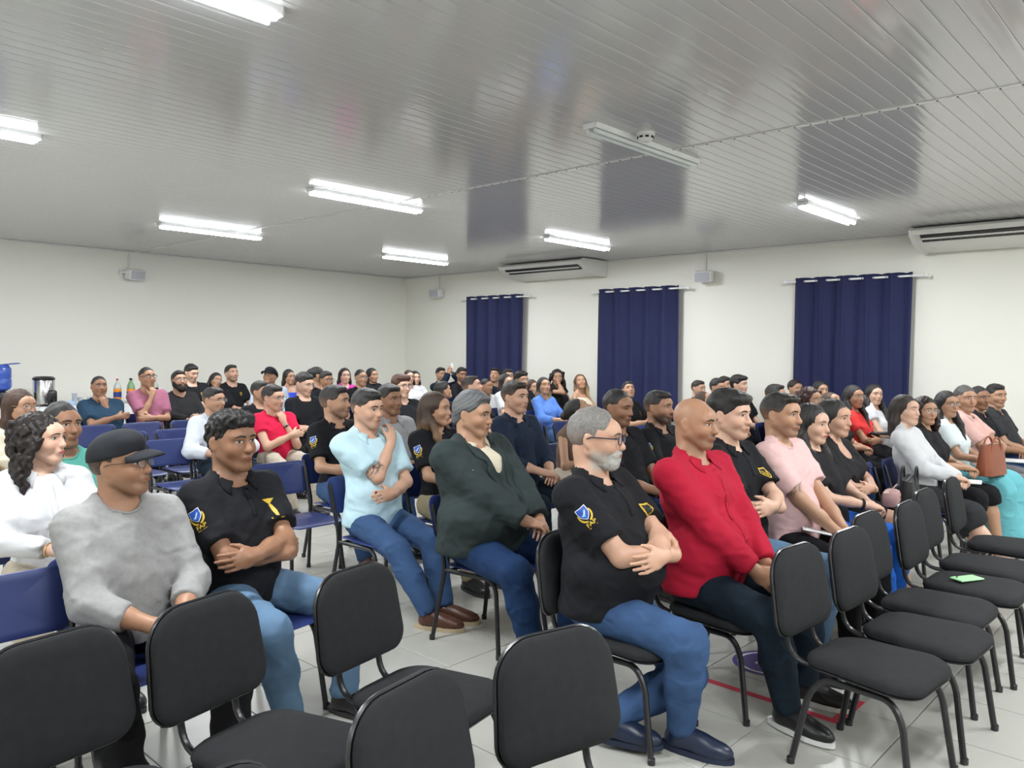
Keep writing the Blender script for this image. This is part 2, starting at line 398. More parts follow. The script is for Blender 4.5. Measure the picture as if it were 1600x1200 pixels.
def black_chair():
    t = thing('padded_chair', '', 'chair')
    # backrest, tilted back
    tilt = math.radians(10); bz = .455; by = .285
    def fb(u, v, d): return (u, by + v * math.sin(tilt) - d * math.cos(tilt) + .10 * u * u * -1.0 + .0, bz + v * math.cos(tilt) + d * -math.sin(tilt) * -1)
    po = outline(.195, .205, .33, .115, .07)
    bk = cushion(po, fb, 0.004, .034, .014).obj('backrest', M_FAB, t)
    # rear plastic shell and edge trim
    cushion(po, lambda u, v, d: fb(u * .985, .165 + (v - .165) * .985, -d), -.004, .014, .004).obj('back_shell', M_TRIM, bk)
    B().tube([fb(u * 1.003, .165 + (v - .165) * 1.003, .004) for u, v in po], .006, 6, closed=True).obj('edge_trim', M_TRIM, bk)
    ps = [(u, v - .21) for u, v in outline(.185, .215, .44, .10, .10)]
    def fs(u, v, d): return (u, v - .02, SEAT_Z - .052 + d + .010 * math.cos(v * 6) - .03 * max(0, -v - .12))
    se = cushion(ps, fs, 0.0, .04, .012).obj('seat', M_FAB, t)
    cushion(ps, lambda u, v, d: fs(u * .98, v * .98, -d), -.003, .010, .003).obj('seat_shell', M_TRIM, se)
    zt = SEAT_Z - .075
    for s in (-1, 1):
        p = [(s * .205, .215, 0)] + arc((s * .185, .165, zt - .09), (s * .175, .135, zt), (s * .172, .07, zt)) + arc((s * .172, -.10, zt), (s * .175, -.16, zt), (s * .182, -.185, zt - .09)) + [(s * .20, -.225, 0)]
        B().tube(p, .0125, 8).obj('leg_frame', M_BLACKM, t)
        for yy in (.215, -.225):
            B().lathe([(.015, 0), (.015, .022), (.0128, .024)], (s * (.205 if yy > 0 else .20), yy, 0), 10).obj('foot_cap', M_TRIM, t)
        q = [(s * .10, .10, zt + .012)] + arc((s * .10, .20, zt + .01), (s * .10, .285, zt + .005), (s * .10, .298, zt + .085)) + [(s * .10, .325, bz + .14)]
        B().tube(q, .011, 8).obj('back_post', M_BLACKM, t)
    B().tube([(-.172, -.06, zt), (.172, -.06, zt)], .010, 8).obj('crossbar', M_BLACKM, t)
    B().tube([(-.172, .08, zt), (.172, .08, zt)], .010, 8).obj('crossbar', M_BLACKM, t)
    return t
def blue_chair():
    t = thing('plastic_chair', '', 'chair')
    zt = SEAT_Z - .04
    def fb(u, v, d): return (u, .255 + v * .20 - d + .35 * u * u * -1 + .015, .545 + v)
    po = outline(.212, .20, .225, .05, .035)
    def slab(po, fn, th, mb, name, par):
        b = cushion(po, lambda u, v, d: fn(u, v, d), 0, th, .001); return b.obj(name, mb, par)
    slab(po, fb, .010, M_BLUE, 'backrest', t)
    ps = [(u, v - .20) for u, v in outline(.195, .205, .41, .06, .06)]
    def fs(u, v, d): return (u, v - .02, zt + .018 + d + .25 * u * u - .9 * max(0, -v - .14) ** 2 * 3)
    slab(ps, fs, .010, M_BLUE, 'seat', t)
    for s in (-1, 1):
        B().tube([(s * .215, .25, 0)] + arc((s * .19, .19, zt - .02), (s * .19, .185, zt + .05), (s * .192, .20, zt + .10)) + [(s * .195, .275, .73)], .0125, 8).obj('back_leg', M_BLACKM, t)
        B().tube([(s * .205, -.21, 0)] + arc((s * .182, -.17, zt - .06), (s * .178, -.155, zt), (s * .178, -.10, zt + .004)) + [(s * .188, .19, zt)], .0125, 8).obj('front_leg', M_BLACKM, t)
        for yy, xx in ((.25, .215), (-.21, .205)):
            B().lathe([(.0155, 0), (.0155, .025), (.013, .027)], (s * xx, yy, 0), 10).obj('foot_cap', M_TRIM, t)
    B().tube([(-.18, -.08, zt), (.18, -.08, zt)], .010, 8).obj('crossbar', M_BLACKM, t)
    B().tube([(-.188, .16, zt), (.188, .16, zt)], .010, 8).obj('crossbar', M_BLACKM, t)
    return t
PROTO = {'black': black_chair(), 'blue': blue_chair()}
USED = set()
def place_chair(kind, x, y, rz, label, group):
    if kind not in USED: o = PROTO[kind]; USED.add(kind)
    else: o = copy_tree(PROTO[kind])
    o.location = (x, y, 0); o.rotation_euler = (0, 0, rz)
    tag(o, label, 'chair', group)
    return o
# empty black chairs; y here is the top edge of the backrest
BK = 'black padded chairs'
for x, y, rz, lab in [(0.70, 2.34, 8, 'empty black padded chair cut by the left edge'), (1.13, 2.36, 12, 'empty black padded chair in front of the man in the black cap'),
                      (1.67, 2.32, 10, 'empty black padded chair before the curly haired man in jeans'), (1.17, 1.43, 10, 'empty black padded chair at the bottom centre, backrest cut by the lower edge'),
                      (1.68, 1.40, -14, 'empty black padded chair turned aside near the man in navy slip-on shoes'), (0.62, 1.36, 8, 'empty black padded chair at the bottom left, almost out of the picture'),
                      (3.13, 1.33, -5, 'first empty black padded chair of the right row, nearest the camera'), (3.60, 1.29, -3, 'second empty black padded chair of the right row'),
                      (4.04, 1.36, -2, 'third empty black padded chair of the right row'), (4.50, 1.31, 0, 'empty black padded chair with the green phone on its seat'),
                      (4.99, 1.36, 0, 'empty black padded chair just beyond the one with the phone'), (5.60, 1.37, 4, 'farthest empty black padded chair of the right row')]:
    a = math.radians(rz)
    place_chair('black', x + .34 * math.sin(a), y - .34 * math.cos(a), a, lab, BK)
BL = 'blue plastic chairs'
for x, y, lab in [(0.80, 3.12, 'empty blue plastic chair beside the grey sweatshirt at the left edge'), (2.93, 4.92, 'empty blue plastic chair behind the curly haired man in the black polo'),
                  (3.00, 6.83, 'empty blue plastic chair directly behind the black cap'), (2.96, 7.68, 'empty blue plastic chair two rows behind the black cap, left one'), (3.44, 7.68, 'empty blue plastic chair two rows behind the black cap, right one'),
                  (3.00, 8.55, 'empty blue plastic chair in front of the man in the navy shirt'), (3.48, 8.55, 'empty blue plastic chair in front of the man in the mauve shirt'), (3.98, 8.55, 'empty blue plastic chair in front of the bearded man in black'),
                  (5.95, 2.02, 'empty blue plastic chair beside the black handbag'), (6.55, 5.75, 'empty blue plastic chair left of two in front of the woman in blue'), (7.06, 5.72, 'empty blue plastic chair in front of the woman in the blue blazer'),
                  (7.35, 4.82, 'empty blue plastic chair behind the man with closed eyes'), (8.42, 5.30, 'empty blue plastic chair under the middle curtain')]:
    place_chair('blue', x, y - .29, 0, lab, BL)

# ------------------------------------------------------------------ things on and under the chairs
def phone(x, y, z, rz, col, label, key, tilt=0.0):
    t = thing('phone', label, 'phone', (x, y, z), rz); t.rotation_euler = (tilt, 0, rz)
    B().box((0, 0, .005), (.074, .15, .009), bev=.004, seg=3).obj('case', mat(key, col, .4), t)
    B().box((.016, .05, .0105), (.03, .034, .003), bev=.0012).obj('camera_bump', mat(key, col, .4), t)
    for dx, dy in ((.010, .058), (.022, .042)): B().lathe([(.0055, .0115), (.0055, .0135)], (dx, dy, 0), 10).obj('lens', M_DARK, t)
phone(4.46, 0.99, SEAT_Z + .014, math.radians(62), (.36, .72, .36), 'pale green phone lying on an empty black chair', 'green_case')
def handbag(x, y, z, rz, size, col, key, label, hh, slouch=.9):
    t = thing('handbag', label, 'handbag', (x, y, z), rz)
    m = mat(key, col, .42, bump=(90, .25), noise=(12, .15)); W_, D_, H_ = size
    sec = []
    b = B(); rings = []
    for k, (s, zz) in enumerate([(.94, 0), (1.0, .02), (1.0, .3), (.97, .6), (.93, .85), (.90, 1.0)]):
        ring = []
        for q in range(24):
            a = 2 * PI * q / 24; cx = abs(math.cos(a)) ** .35 * math.copysign(1, math.cos(a)); cy = abs(math.sin(a)) ** .5 * math.copysign(1, math.sin(a))
            dd = D_ * (1 - .55 * zz)
            ring.append(b.bm.verts.new((cx * W_ / 2 * s, cy * dd / 2, zz * H_ + .006 * math.sin(3 * a) * zz)))
        rings.append(ring)
    for A, C in zip(rings, rings[1:]):
        for q in range(24): b.bm.faces.new((A[q], A[(q + 1) % 24], C[(q + 1) % 24], C[q]))
    b.bm.faces.new(rings[0][::-1]); b.bm.faces.new(rings[-1])
    b.obj('body', m, t)
    for s in (-1, 1):
        B().tube([(W_ * .24 * math.cos(a) , s * D_ * .24, H_ * .72 + hh * math.sin(a)) for a in [PI * k / 10 for k in range(11)]], .008, 6).obj('strap', m, t)
    B().tube([(-W_ * .44, 0, H_ * 1.005), (W_ * .44, 0, H_ * 1.005)], .005, 6).obj('zip', M_STEEL, t)
handbag(6.02, 1.72, SEAT_Z, math.radians(10), (.42, .18, .27), (.015, .015, .017), 'black_leather', 'black leather handbag standing on the empty blue chair', .16)
handbag(7.42, 1.50, SEAT_Z + .17, math.radians(-12), (.36, .13, .25), (.26, .075, .035), 'brown_leather', 'reddish brown leather handbag held on the lap beside the turquoise skirt', .13)
# dark backpack on the floor behind the bearded man
t = thing('backpack', 'dark backpack on the floor behind the grey bearded man', 'backpack', (3.62, 2.66, 0), .4)
mbp = cloth_mat('backpack_black', (.008, .009, .014), .8)
b = B(); b.box((0, 0, .20), (.30, .17, .40), bev=.07, seg=4); b.obj('main_pocket', mbp, t)
b = B(); b.box((0, -.10, .13), (.23, .07, .22), bev=.03, seg=3); b.obj('front_pocket', mbp, t)
for s in (-1, 1): B().tube(arc((s * .08, .08, .38), (s * .12, .17, .22), (s * .10, .09, .05)), .014, 6).obj('strap', mbp, t)
B().tube(arc((-.04, .03, .395), (0, .05, .46), (.04, .03, .395)), .009, 6).obj('top_handle', mbp, t)

# ------------------------------------------------------------------ refreshment table at the back wall
t = thing('refreshment_table', 'long table under a white cloth at the back wall', 'table', (3.75, 11.98, 0))
M_CLOTH = cloth_mat('white_tablecloth', (.78, .80, .82), .8)
B().box((0, 0, .745), (2.6, .72, .03)).obj('table_top', M_WHITE, t)
V, F = [], []
n = 120
for k in range(n):
    s = k / n * 4; q = int(s); f = s - q
    cs = [(-1.31, -.37), (1.31, -.37), (1.31, .37), (-1.31, .37)]
    a, c = cs[q], cs[(q + 1) % 4]; x, y = a[0] + (c[0] - a[0]) * f, a[1] + (c[1] - a[1]) * f
    wv = .018 * math.sin(k * 1.3)
    V += [(x, y, .765), (x * 1.003 + .0, y * 1.02, .70), (x * (1.006 + wv * .5), y * (1.03 + wv), .35)]
for k in range(n):
    for j in (0, 1): F.append((k * 3 + j, ((k + 1) % n) * 3 + j, ((k + 1) % n) * 3 + j + 1, k * 3 + j + 1))
cl = thing('tablecloth', 'white cloth draped over the refreshment table', 'tablecloth', (3.75, 11.98, 0))
mobj('skirt', mesh_np('cloth_skirt', V, F, [M_CLOTH]), cl)
B().box((0, 0, .763), (2.62, .74, .006)).obj('top', M_CLOTH, cl)
for sx in (-1, 1):
    for sy in (-1, 1): B().tube([(sx * 1.2, sy * .28, 0), (sx * 1.2, sy * .28, .74)], .018, 8).obj('leg', M_BLACKM, t)
TZ = .767
t = thing('coffee_urn', 'stainless steel coffee urn with black lid on the white table', 'urn', (3.50, 11.75, TZ))
B().lathe([(.125, 0), (.13, .02), (.13, .34), (.125, .35)], seg=32).obj('tank', M_STEEL, t)
B().lathe([(.135, .35), (.135, .375), (.11, .395), (.05, .40)], seg=32).obj('lid', M_TRIM, t)
B().lathe([(.14, -.0), (.14, .03), (.13, .035)], seg=32).obj('base', M_TRIM, t)
B().box((.06, -.125, .12), (.12, .05, .19), bev=.03, seg=3).obj('dispenser', M_TRIM, t)
B().tube([(.06, -.14, .10), (.06, -.19, .09), (.06, -.19, .06)], .012, 8).obj('tap', M_TRIM, t)
B().box((0.0, -.131, .24), (.02, .006, .12)).obj('level_gauge', M_WHITE, t)
t = thing('water_dispenser', 'water dispenser with a blue jug at the left edge', 'water dispenser', (3.02, 11.85, TZ))
mj = mat('blue_jug', (.08, .16, .62), .15, trans=.35)
B().box((0, 0, .10), (.26, .26, .20), bev=.02).obj('cabinet', M_TRIM, t)
B().lathe([(.05, .20), (.12, .24), (.13, .27), (.13, .36), (.122, .375), (.13, .39), (.13, .50), (.10, .545), (.04, .56)], seg=28).obj('jug', mj, t)
B().box((.10, -.02, .56), (.22, .16, .012), Matrix.Rotation(-.1, 3, 'Y'), bev=.004).obj('jug_cover', mat('blue_cloth', (.05, .10, .45), .6), t)
M_CUP = mat('cup_plastic', (.72, .78, .86), .25, trans=.3)
cupm = B().lathe([(.022, 0), (.034, .10), (.036, .102), (.033, .10), (.021, .004)], seg=16).mesh('cup', M_CUP)
for i, (x, y, n_) in enumerate([(3.86, 11.70, 2), (3.95, 11.76, 1), (4.05, 11.70, 1), (4.17, 11.78, 2)]):
    for k in range(n_):
        o = mobj('plastic_cup', cupm, None, (x, y, TZ + k * .06))
        tag(o, ('clear plastic cup' if k == 0 else 'clear plastic cup stacked on another cup') + [' nearest the coffee urn', ', second from the coffee urn', ', third from the coffee urn', ' nearest the soda bottles'][i], 'cup', 'plastic cups on the table')
o = B().box((0, 0, .03), (.16, .10, .06), bev=.006).obj('napkin_box', mat('napkin_blue', (.45, .60, .85), .5), None, (3.76, 11.68, TZ)); tag(o, 'small pale blue box right of the coffee urn', 'box')
o = B().lathe([(.06, 0), (.09, .03), (.092, .035), (.07, .02)], seg=20).obj('dish', mat('dish_brown', (.25, .12, .08), .5), None, (4.30, 11.68, TZ)); tag(o, 'small brown dish on the table beside the cups', 'dish')
M_CLEAR = mat('clear_bottle', (.80, .88, .84), .12, trans=.6)
def bottle(x, y, liquid, key, capc, label, green):
    t = thing('soda_bottle', label, 'bottle', (x, y, TZ), 0, 'soda bottles on the table')
    bt = B().lathe([(.040, 0), (.05, .01), (.052, .12), (.049, .15), (.052, .18), (.05, .21)], seg=20).obj('filled_part', mat(key, liquid, .15), t)
    B().lathe([(.0502, .21), (.045, .25), (.022, .30), (.014, .315), (.014, .33)], seg=20).obj('neck', mat('green_tint_bottle', (.30, .55, .30), .12, trans=.4) if green else M_CLEAR, t)
    B().lathe([(.016, .328), (.016, .35), (.013, .353)], seg=14).obj('cap', mat('cap_' + capc, {'black': (.02, .02, .02), 'red': (.5, .05, .05)}[capc], .4), t)
    B().lathe([(.0528, .09), (.0532, .10), (.0532, .155), (.0528, .165)], seg=20).obj('wrap_label', mat('wrap_navy', (.03, .05, .25), .4), t)
OR = (.85, .30, .02); DK = (.03, .012, .008)
bottle(4.42, 11.70, OR, 'orange_soda', 'red', 'orange soda bottle with red cap, leftmost of the bottles', False)
bottle(4.58, 11.62, OR, 'orange_soda', 'black', 'orange soda bottle with green tinted neck in front', True)
bottle(4.64, 11.80, OR, 'orange_soda', 'black', 'orange soda bottle with green tinted neck behind', True)
bottle(4.80, 11.70, DK, 'cola', 'black', 'dark cola bottle with green tinted neck', True)
bottle(4.96, 11.74, DK, 'cola', 'black', 'dark cola bottle with clear neck, rightmost', False)

# ------------------------------------------------------------------ implicit-surface body builder
def nrm(v): v = np.asarray(v, float); return v / (np.linalg.norm(v) + 1e-12)
I3 = np.eye(3)
def CONE(a, b, r1, r2, k=.02, clips=()): return ('cone', np.array(a, float), np.array(b, float), r1, r2, k, clips)
def ELL(c, r, k=.02, R=I3): return ('ell', np.array(c, float), np.array(r, float), R, k)
def SUB(op, k=.008): return ('sub', op, k)
def CLIP(n, d): return ('clip', np.array(n, float), d)      # keeps n.p <= d
def prim(op, X, Y, Z):
    if op[0] == 'cone':
        _, a, b, r1, r2, k, clips = op
        ba = b - a; l2 = ba @ ba + 1e-12
        px, py, pz = X - a[0], Y - a[1], Z - a[2]
        t = np.clip((px * ba[0] + py * ba[1] + pz * ba[2]) / l2, 0, 1)
        d = np.sqrt((px - ba[0] * t) ** 2 + (py - ba[1] * t) ** 2 + (pz - ba[2] * t) ** 2) - (r1 + (r2 - r1) * t)
        for n, dd in clips: d = np.maximum(d, X * n[0] + Y * n[1] + Z * n[2] - dd)
        return d
    _, c, r, R, k = op
    px, py, pz = X - c[0], Y - c[1], Z - c[2]
    q = [(px * R[0, i] + py * R[1, i] + pz * R[2, i]) for i in range(3)]
    k0 = np.sqrt((q[0] / r[0]) ** 2 + (q[1] / r[1]) ** 2 + (q[2] / r[2]) ** 2)
    k1 = np.sqrt((q[0] / r[0] ** 2) ** 2 + (q[1] / r[1] ** 2) ** 2 + (q[2] / r[2] ** 2) ** 2) + 1e-9
    return k0 * (k0 - 1) / k1
def pbox(op):
    if op[0] == 'cone':
        _, a, b, r1, r2, k, _c = op
        return np.minimum(a - r1, b - r2), np.maximum(a + r1, b + r2)
    _, c, r, R, k = op
    e = np.sqrt(((R * r) ** 2).sum(1)); return c - e, c + e
def smin(a, b, k):
    if k <= 0: return np.minimum(a, b)
    h = np.maximum(k - np.abs(a - b), 0) / k
    return np.minimum(a, b) - h * h * k * .25
def evaluate(ops, xs, ys, zs, grid=True):
    """field of an op list, on a rectilinear grid or at points"""
    if grid: F = np.full((len(xs), len(ys), len(zs)), .25, np.float32); G = (xs[:, None, None], ys[None, :, None], zs[None, None, :])
    else: F = np.full(len(xs), .25, np.float32); G = (xs, ys, zs)
    for op in ops:
        if op[0] == 'clip': F = np.maximum(F, (G[0] * op[1][0] + G[1] * op[1][1] + G[2] * op[1][2] - op[2]).astype(np.float32)); continue
        if op[0] == 'off': F = F - op[1]; continue
        if op[0] == 'fn': F = F + op[1](*G).astype(np.float32); continue
        sub = op[0] == 'sub'
        p = op[1] if sub else op
        k = op[2] if sub else p[5 if p[0] == 'cone' else 4]
        if grid:
            lo, hi = pbox(p); m = k + .035; sl = []
            for ax, (l, h) in zip((xs, ys, zs), zip(lo - m, hi + m)):
                sl.append(slice(int(np.searchsorted(ax, l)), int(np.searchsorted(ax, h))))
            if any(s.stop <= s.start for s in sl): continue
            d = prim(p, xs[sl[0]][:, None, None], ys[sl[1]][None, :, None], zs[sl[2]][None, None, :]).astype(np.float32)
            s = tuple(sl)
            F[s] = -smin(-F[s], d, k) if sub else smin(F[s], d, k)
        else:
            d = prim(p, *G); F = -smin(-F, d, k) if sub else smin(F, d, k)
    return F
def axis(lo, hi, base, fine):
    out = [lo]; x = lo
    while x < hi:
        h = base
        for a, b, s in fine:
            if a - 1e-6 <= x < b: h = min(h, s)
            elif x < a < x + h: h = max(a - x, s)
        x += h; out.append(x)
    return np.array(out, np.float32)
def surface_net(F, xs, ys, zs):
    ins = F < 0
    nx, ny, nz = F.shape
    cnt = np.zeros((nx - 1, ny - 1, nz - 1), np.uint8)
    for i in (0, 1):
        for j in (0, 1):
            for k in (0, 1): cnt += ins[i:nx - 1 + i, j:ny - 1 + j, k:nz - 1 + k]
    I, J, K = np.nonzero((cnt > 0) & (cnt < 8))
    n = len(I)
    if n == 0: return np.zeros((0, 3)), np.zeros((0, 4), int)
    acc = np.zeros((n, 3)); num = np.zeros(n)
    def corner(i, j, k): return F[I + i, J + j, K + k], np.stack([xs[I + i], ys[J + j], zs[K + k]], 1)
    C = {(i, j, k): corner(i, j, k) for i in (0, 1) for j in (0, 1) for k in (0, 1)}
    for a in C:
        for ax in range(3):
            if a[ax]: continue
            b = tuple(1 if q == ax else a[q] for q in range(3))
            f0, p0 = C[a]; f1, p1 = C[b]
            m = (f0 < 0) != (f1 < 0)
            t = np.where(m, f0 / np.where(m, f0 - f1, 1), 0)[:, None]
            acc += np.where(m[:, None], p0 + (p1 - p0) * t, 0); num += m
    V = acc / num[:, None]
    vid = np.full(cnt.shape, -1, np.int32); vid[I, J, K] = np.arange(n)
    Q = []
    for ax in range(3):
        A = np.take(ins, range(0, F.shape[ax] - 1), axis=ax); Bq = np.take(ins, range(1, F.shape[ax]), axis=ax)
        o = [q for q in range(3) if q != ax]
        ch = A != Bq
        sl = [slice(None)] * 3; sl[o[0]] = slice(1, -1); sl[o[1]] = slice(1, -1)
        idx = np.nonzero(ch[tuple(sl)])
        idx = [idx[0].copy(), idx[1].copy(), idx[2].copy()]; idx[o[0]] += 1; idx[o[1]] += 1
        fl = A[tuple(idx)]
        q = []
        for d0, d1 in ((-1, -1), (0, -1), (0, 0), (-1, 0)):
            ii = [idx[0], idx[1], idx[2]]; ii = list(ii); ii[o[0]] = ii[o[0]] + d0; ii[o[1]] = ii[o[1]] + d1
            q.append(vid[tuple(ii)])
        q = np.stack(q, 1)
        if ax == 1: fl = ~fl
        q[~fl] = q[~fl][:, ::-1]
        Q.append(q)
    return V, np.concatenate(Q)
def ops_box(ops):
    lo = np.full(3, 9.); hi = np.full(3, -9.)
    for op in ops:
        if op[0] in ('cone', 'ell'):
            a, b = pbox(op); lo = np.minimum(lo, a); hi = np.maximum(hi, b)
    return lo - .03, hi + .03
def mesh_ops(ops, base, fine=()):
    lo, hi = ops_box(ops)
    ax = [axis(lo[q], hi[q], base, [(a[q], b[q], s) for a, b, s in fine]) for q in range(3)]
    F = evaluate(ops, *ax)
    F[0] = F[-1] = .1; F[:, 0] = F[:, -1] = .1; F[:, :, 0] = F[:, :, -1] = .1
    return surface_net(F, *ax)

# ---------------- head, in head space: face looks along -y, chin at z=-.118, crown at z=+.115
def xf(ops, M, s):
    """head-space ops -> person space (M: 3x3 rotation, origin)"""
    R, o = M; out = []
    def pt(p): return R @ (np.asarray(p) * s) + o
    for op in ops:
        if op[0] == 'cone':
            cl = tuple((R @ n, d * s + (R @ n) @ o) for n, d in op[6])
            out.append(('cone', pt(op[1]), pt(op[2]), op[3] * s, op[4] * s, op[5] * s, cl))
        elif op[0] == 'ell': out.append(('ell', pt(op[1]), op[2] * s, R @ op[3], op[4] * s))
        elif op[0] == 'sub': out.append(('sub', xf([op[1]], M, s)[0], op[2] * s))
        elif op[0] == 'clip': n = R @ op[1]; out.append(('clip', n, op[2] * s + n @ o))
        elif op[0] == 'off': out.append(('off', op[1] * s))
        elif op[0] == 'fn':
            f = op[1]
            def g(X, Y, Z, f=f):
                x, y, z = X - o[0], Y - o[1], Z - o[2]
                return s * f(*[(x * R[0, i] + y * R[1, i] + z * R[2, i]) / s for i in range(3)])
            out.append(('fn', g))
    return out
def rotX(a): c, s = math.cos(a), math.sin(a); return np.array([[1, 0, 0], [0, c, -s], [0, s, c]])
def rotY(a): c, s = math.cos(a), math.sin(a); return np.array([[c, 0, s], [0, 1, 0], [-s, 0, c]])
def rotZ(a): c, s = math.cos(a), math.sin(a); return np.array([[c, -s, 0], [s, c, 0], [0, 0, 1]])
def head_ops(fem, fat):
    j = .92 if fem else 1.0; f = 1 + .35 * fat
    ops = [ELL((0, .016, .028), (.074, .095, .086), .03), ELL((0, -.022, -.022), (.064 * f ** .4, .068, .084), .035),
           ELL((0, -.062, -.092), (.030 * j * f ** .5, .031, .026), .025), ELL((0, -.066, .036), (.050, .026, .030), .03)]
    for s in (-1, 1):
        ops += [CONE((s * .053 * j * f, .006, -.050), (s * .020 * j, -.066, -.096), .020 * f, .0165, .022),
                ELL((s * .037 * f, -.058, -.028), (.023 * f, .026, .024), .025),
                SUB(ELL((s * .0315, -.101, .006), (.021, .017, .0125)), .016),
                CONE((s * .048, -.074, .024), (s * .014, -.085, .024), .007 if not fem else .004, .007 if not fem else .004, .016)]
    ops += [CONE((0, -.086, .012), (0, -.1075, -.027), .0075, .0125 * (.9 if fem else 1), .012), ELL((0, -.100, -.030), (.018 * (.88 if fem else 1), .013, .010), .010),
            ELL((0, -.085, -.058), (.027, .016, .022), .012),
            ELL((0, -.0965, -.0545), (.022, .0075, .0055), .004), ELL((0, -.0955, -.0655), (.019, .0085, .0062), .004),
            SUB(CONE((-.020, -.106, -.0602), (.020, -.106, -.0602), .0018, .0018), .004)]
    for s in (-1, 1):
        Re = rotZ(s * -.35) @ rotX(-.2)
        ops += [ELL((s * .077, .014, -.008), (.008, .019, .031), .008, Re), SUB(ELL((s * .085, .006, -.004), (.006, .010, .018), .0, Re), .006)]
    return ops

def sinfn(amp, f, ph=0., warp=1.0):
    def g(x, y, z): return amp * (np.sin(f * x + ph + warp * np.sin(f * .7 * z)) * np.sin(f * 1.1 * y + 1.3 * ph + warp * np.sin(f * .8 * x)) + .6 * np.sin(f * .9 * z + 2 * ph + warp * np.sin(f * y)))
    return g
HL0 = (np.array([0., -.55, -.83]) / np.linalg.norm([0., -.55, -.83]))
def hair_ops(style, rnd, rec=0.0):
    """returns (ops, curly?)"""
    thick = {'crop': .0045, 'fade': .008, 'short': .012, 'quiff': .012, 'grey': .008, 'swept': .016, 'thick': .018, 'curlytop': .012}.get(style, .012)
    cap = [ELL((0, .019, .031), (.0755 + thick * .45, .0975 + thick * .65, .0865 + thick), .0)]
    if style in ('bun', 'pony', 'back'): cap = [ELL((0, .020, .034), (.083, .104, .090), .0)]
    # hair line: over the forehead, round the temples and down to the nape
    hl = [CLIP((0, -.60, -.80), -.0005), SUB(ELL((0, -.125 + rec, -.02 + rec), (.066, .075, .088)), .012), CLIP((0, 0, -1), .070)]
    if style in ('crop', 'fade', 'short', 'quiff', 'grey', 'thick', 'curlytop', 'swept'):
        ops = list(cap)
        if style in ('quiff', 'short', 'fade'): ops += [ELL((0, -.035, .090), (.058, .055, .030 if style == 'quiff' else .024), .02)]
        if style == 'swept': ops += [ELL((0, .080, -.028), (.062, .042, .050), .03), ELL((0, -.01, .095), (.062, .08, .03), .02)]
        if style == 'thick': ops += [ELL((0, -.04, .085), (.075, .068, .035), .02), ELL((0, .05, .06), (.085, .06, .06), .02)]
        if style == 'curlytop': ops += [ELL((0, -.015, .085), (.075, .085, .04), .02)]
        if style == 'thick':
            hl = [CLIP((0, -.60, -.80), .006), SUB(ELL((0, -.125, -.035), (.066, .075, .088)), .010), CLIP((0, 0, -1), .075)]
        for s in (-1, 1): hl.append(SUB(ELL((s * .085, .012, -.012), (.022, .026, .038)), .008))
        ops += hl
        if style == 'swept': ops.append(('fn', lambda x, y, z: .0028 * np.sin(70 * z + 30 * y + 2 * np.sin(60 * x))))
        elif style == 'curlytop': ops.append(('fn', sinfn(.0055, 150, rnd.uniform(0, 6), 1.6)))
        else: ops.append(('fn', sinfn(.0020, 105, rnd.uniform(0, 6), .9)))
        return ops, style == 'curlytop'
    if style in ('bun', 'pony', 'back'):
        ops = list(cap)
        if style == 'bun': ops.append(ELL((0, .125, .045), (.040, .038, .040), .015))
        if style == 'pony': ops += [CONE((0, .11, .06), (0, .155, -.02), .034, .040, .02), CONE((0, .155, -.02), (0, .15, -.16), .040, .018, .02)]
        ops += [CLIP((0, -.60, -.80), .004), SUB(ELL((0, -.125, -.018), (.070, .075, .092)), .012), CLIP((0, 0, -1), .075), ('fn', sinfn(.0014, 110, 0, .6))]
        for s in (-1, 1): ops.insert(-1, SUB(ELL((s * .085, .008, -.014), (.022, .026, .038)), .008))
        return ops, False
    if style in ('long', 'longest', 'bob', 'frontlong'):
        L = {'bob': -.15, 'long': -.24, 'longest': -.34, 'frontlong': -.30}[style]
        ops = [ELL((0, .022, .030), (.088, .104, .096), .0), CONE((0, .07, -.02), (0, .095, L + .06), .072, .055, .03)]
        for s in (-1, 1):
            ops += [CONE((s * .060, .030, .02), (s * .082, .035, -.10), .036, .032, .025), CONE((s * .082, .035, -.10), (s * .088, .045 if style != 'frontlong' else -.03, L), .032, .020, .025)]
            if style in ('longest', 'frontlong'): ops += [CONE((s * .078, .0, -.07), (s * .100, -.060, -.19), .026, .026, .02), CONE((s * .100, -.060, -.19), (s * .088, -.128, L - .02), .027, .015, .02)]
        ops += [SUB(ELL((0, -.118, -.030), (.0625, .090, .112)), .012), SUB(CONE((0, -.10, -.10), (0, -.13, -.42), .060, .075), .012),
                ('fn', lambda x, y, z: .0028 * np.sin(np.arctan2(x, y + .02) * 26 + 10 * z))]
        return ops, False
    if style in ('curlylong', 'curlyshoulder'):
        ops = [ELL((0, .026, .030), (.094, .108, .098), .0)]
        n = 95 if style == 'curlylong' else 60; zmin = -.27 if style == 'curlylong' else -.13
        for q in range(n):
            z = rnd.uniform(zmin, .07); a = rnd.uniform(-.75 * PI, .75 * PI)
            wd = .098 + (.030 * min(1, max(0, -(z - .03) / .15)))
            x = math.sin(a) * wd; y = .030 + math.cos(a) * (.095 if z > -.1 else .075)
            r = rnd.uniform(.016, .028)
            ops.append(CONE((x, y, z), (x * 1.04 + rnd.uniform(-.01, .01), y + rnd.uniform(-.01, .01), z - rnd.uniform(.02, .05)), r, r * .75, .008))
        ops += [SUB(ELL((0, -.120, -.030), (.0625, .092, .108)), .010), SUB(CONE((0, -.10, -.10), (0, -.13, -.40), .058, .070), .01), ('fn', sinfn(.004, 140, 0, 1.8))]
        return ops, True
    return [], False
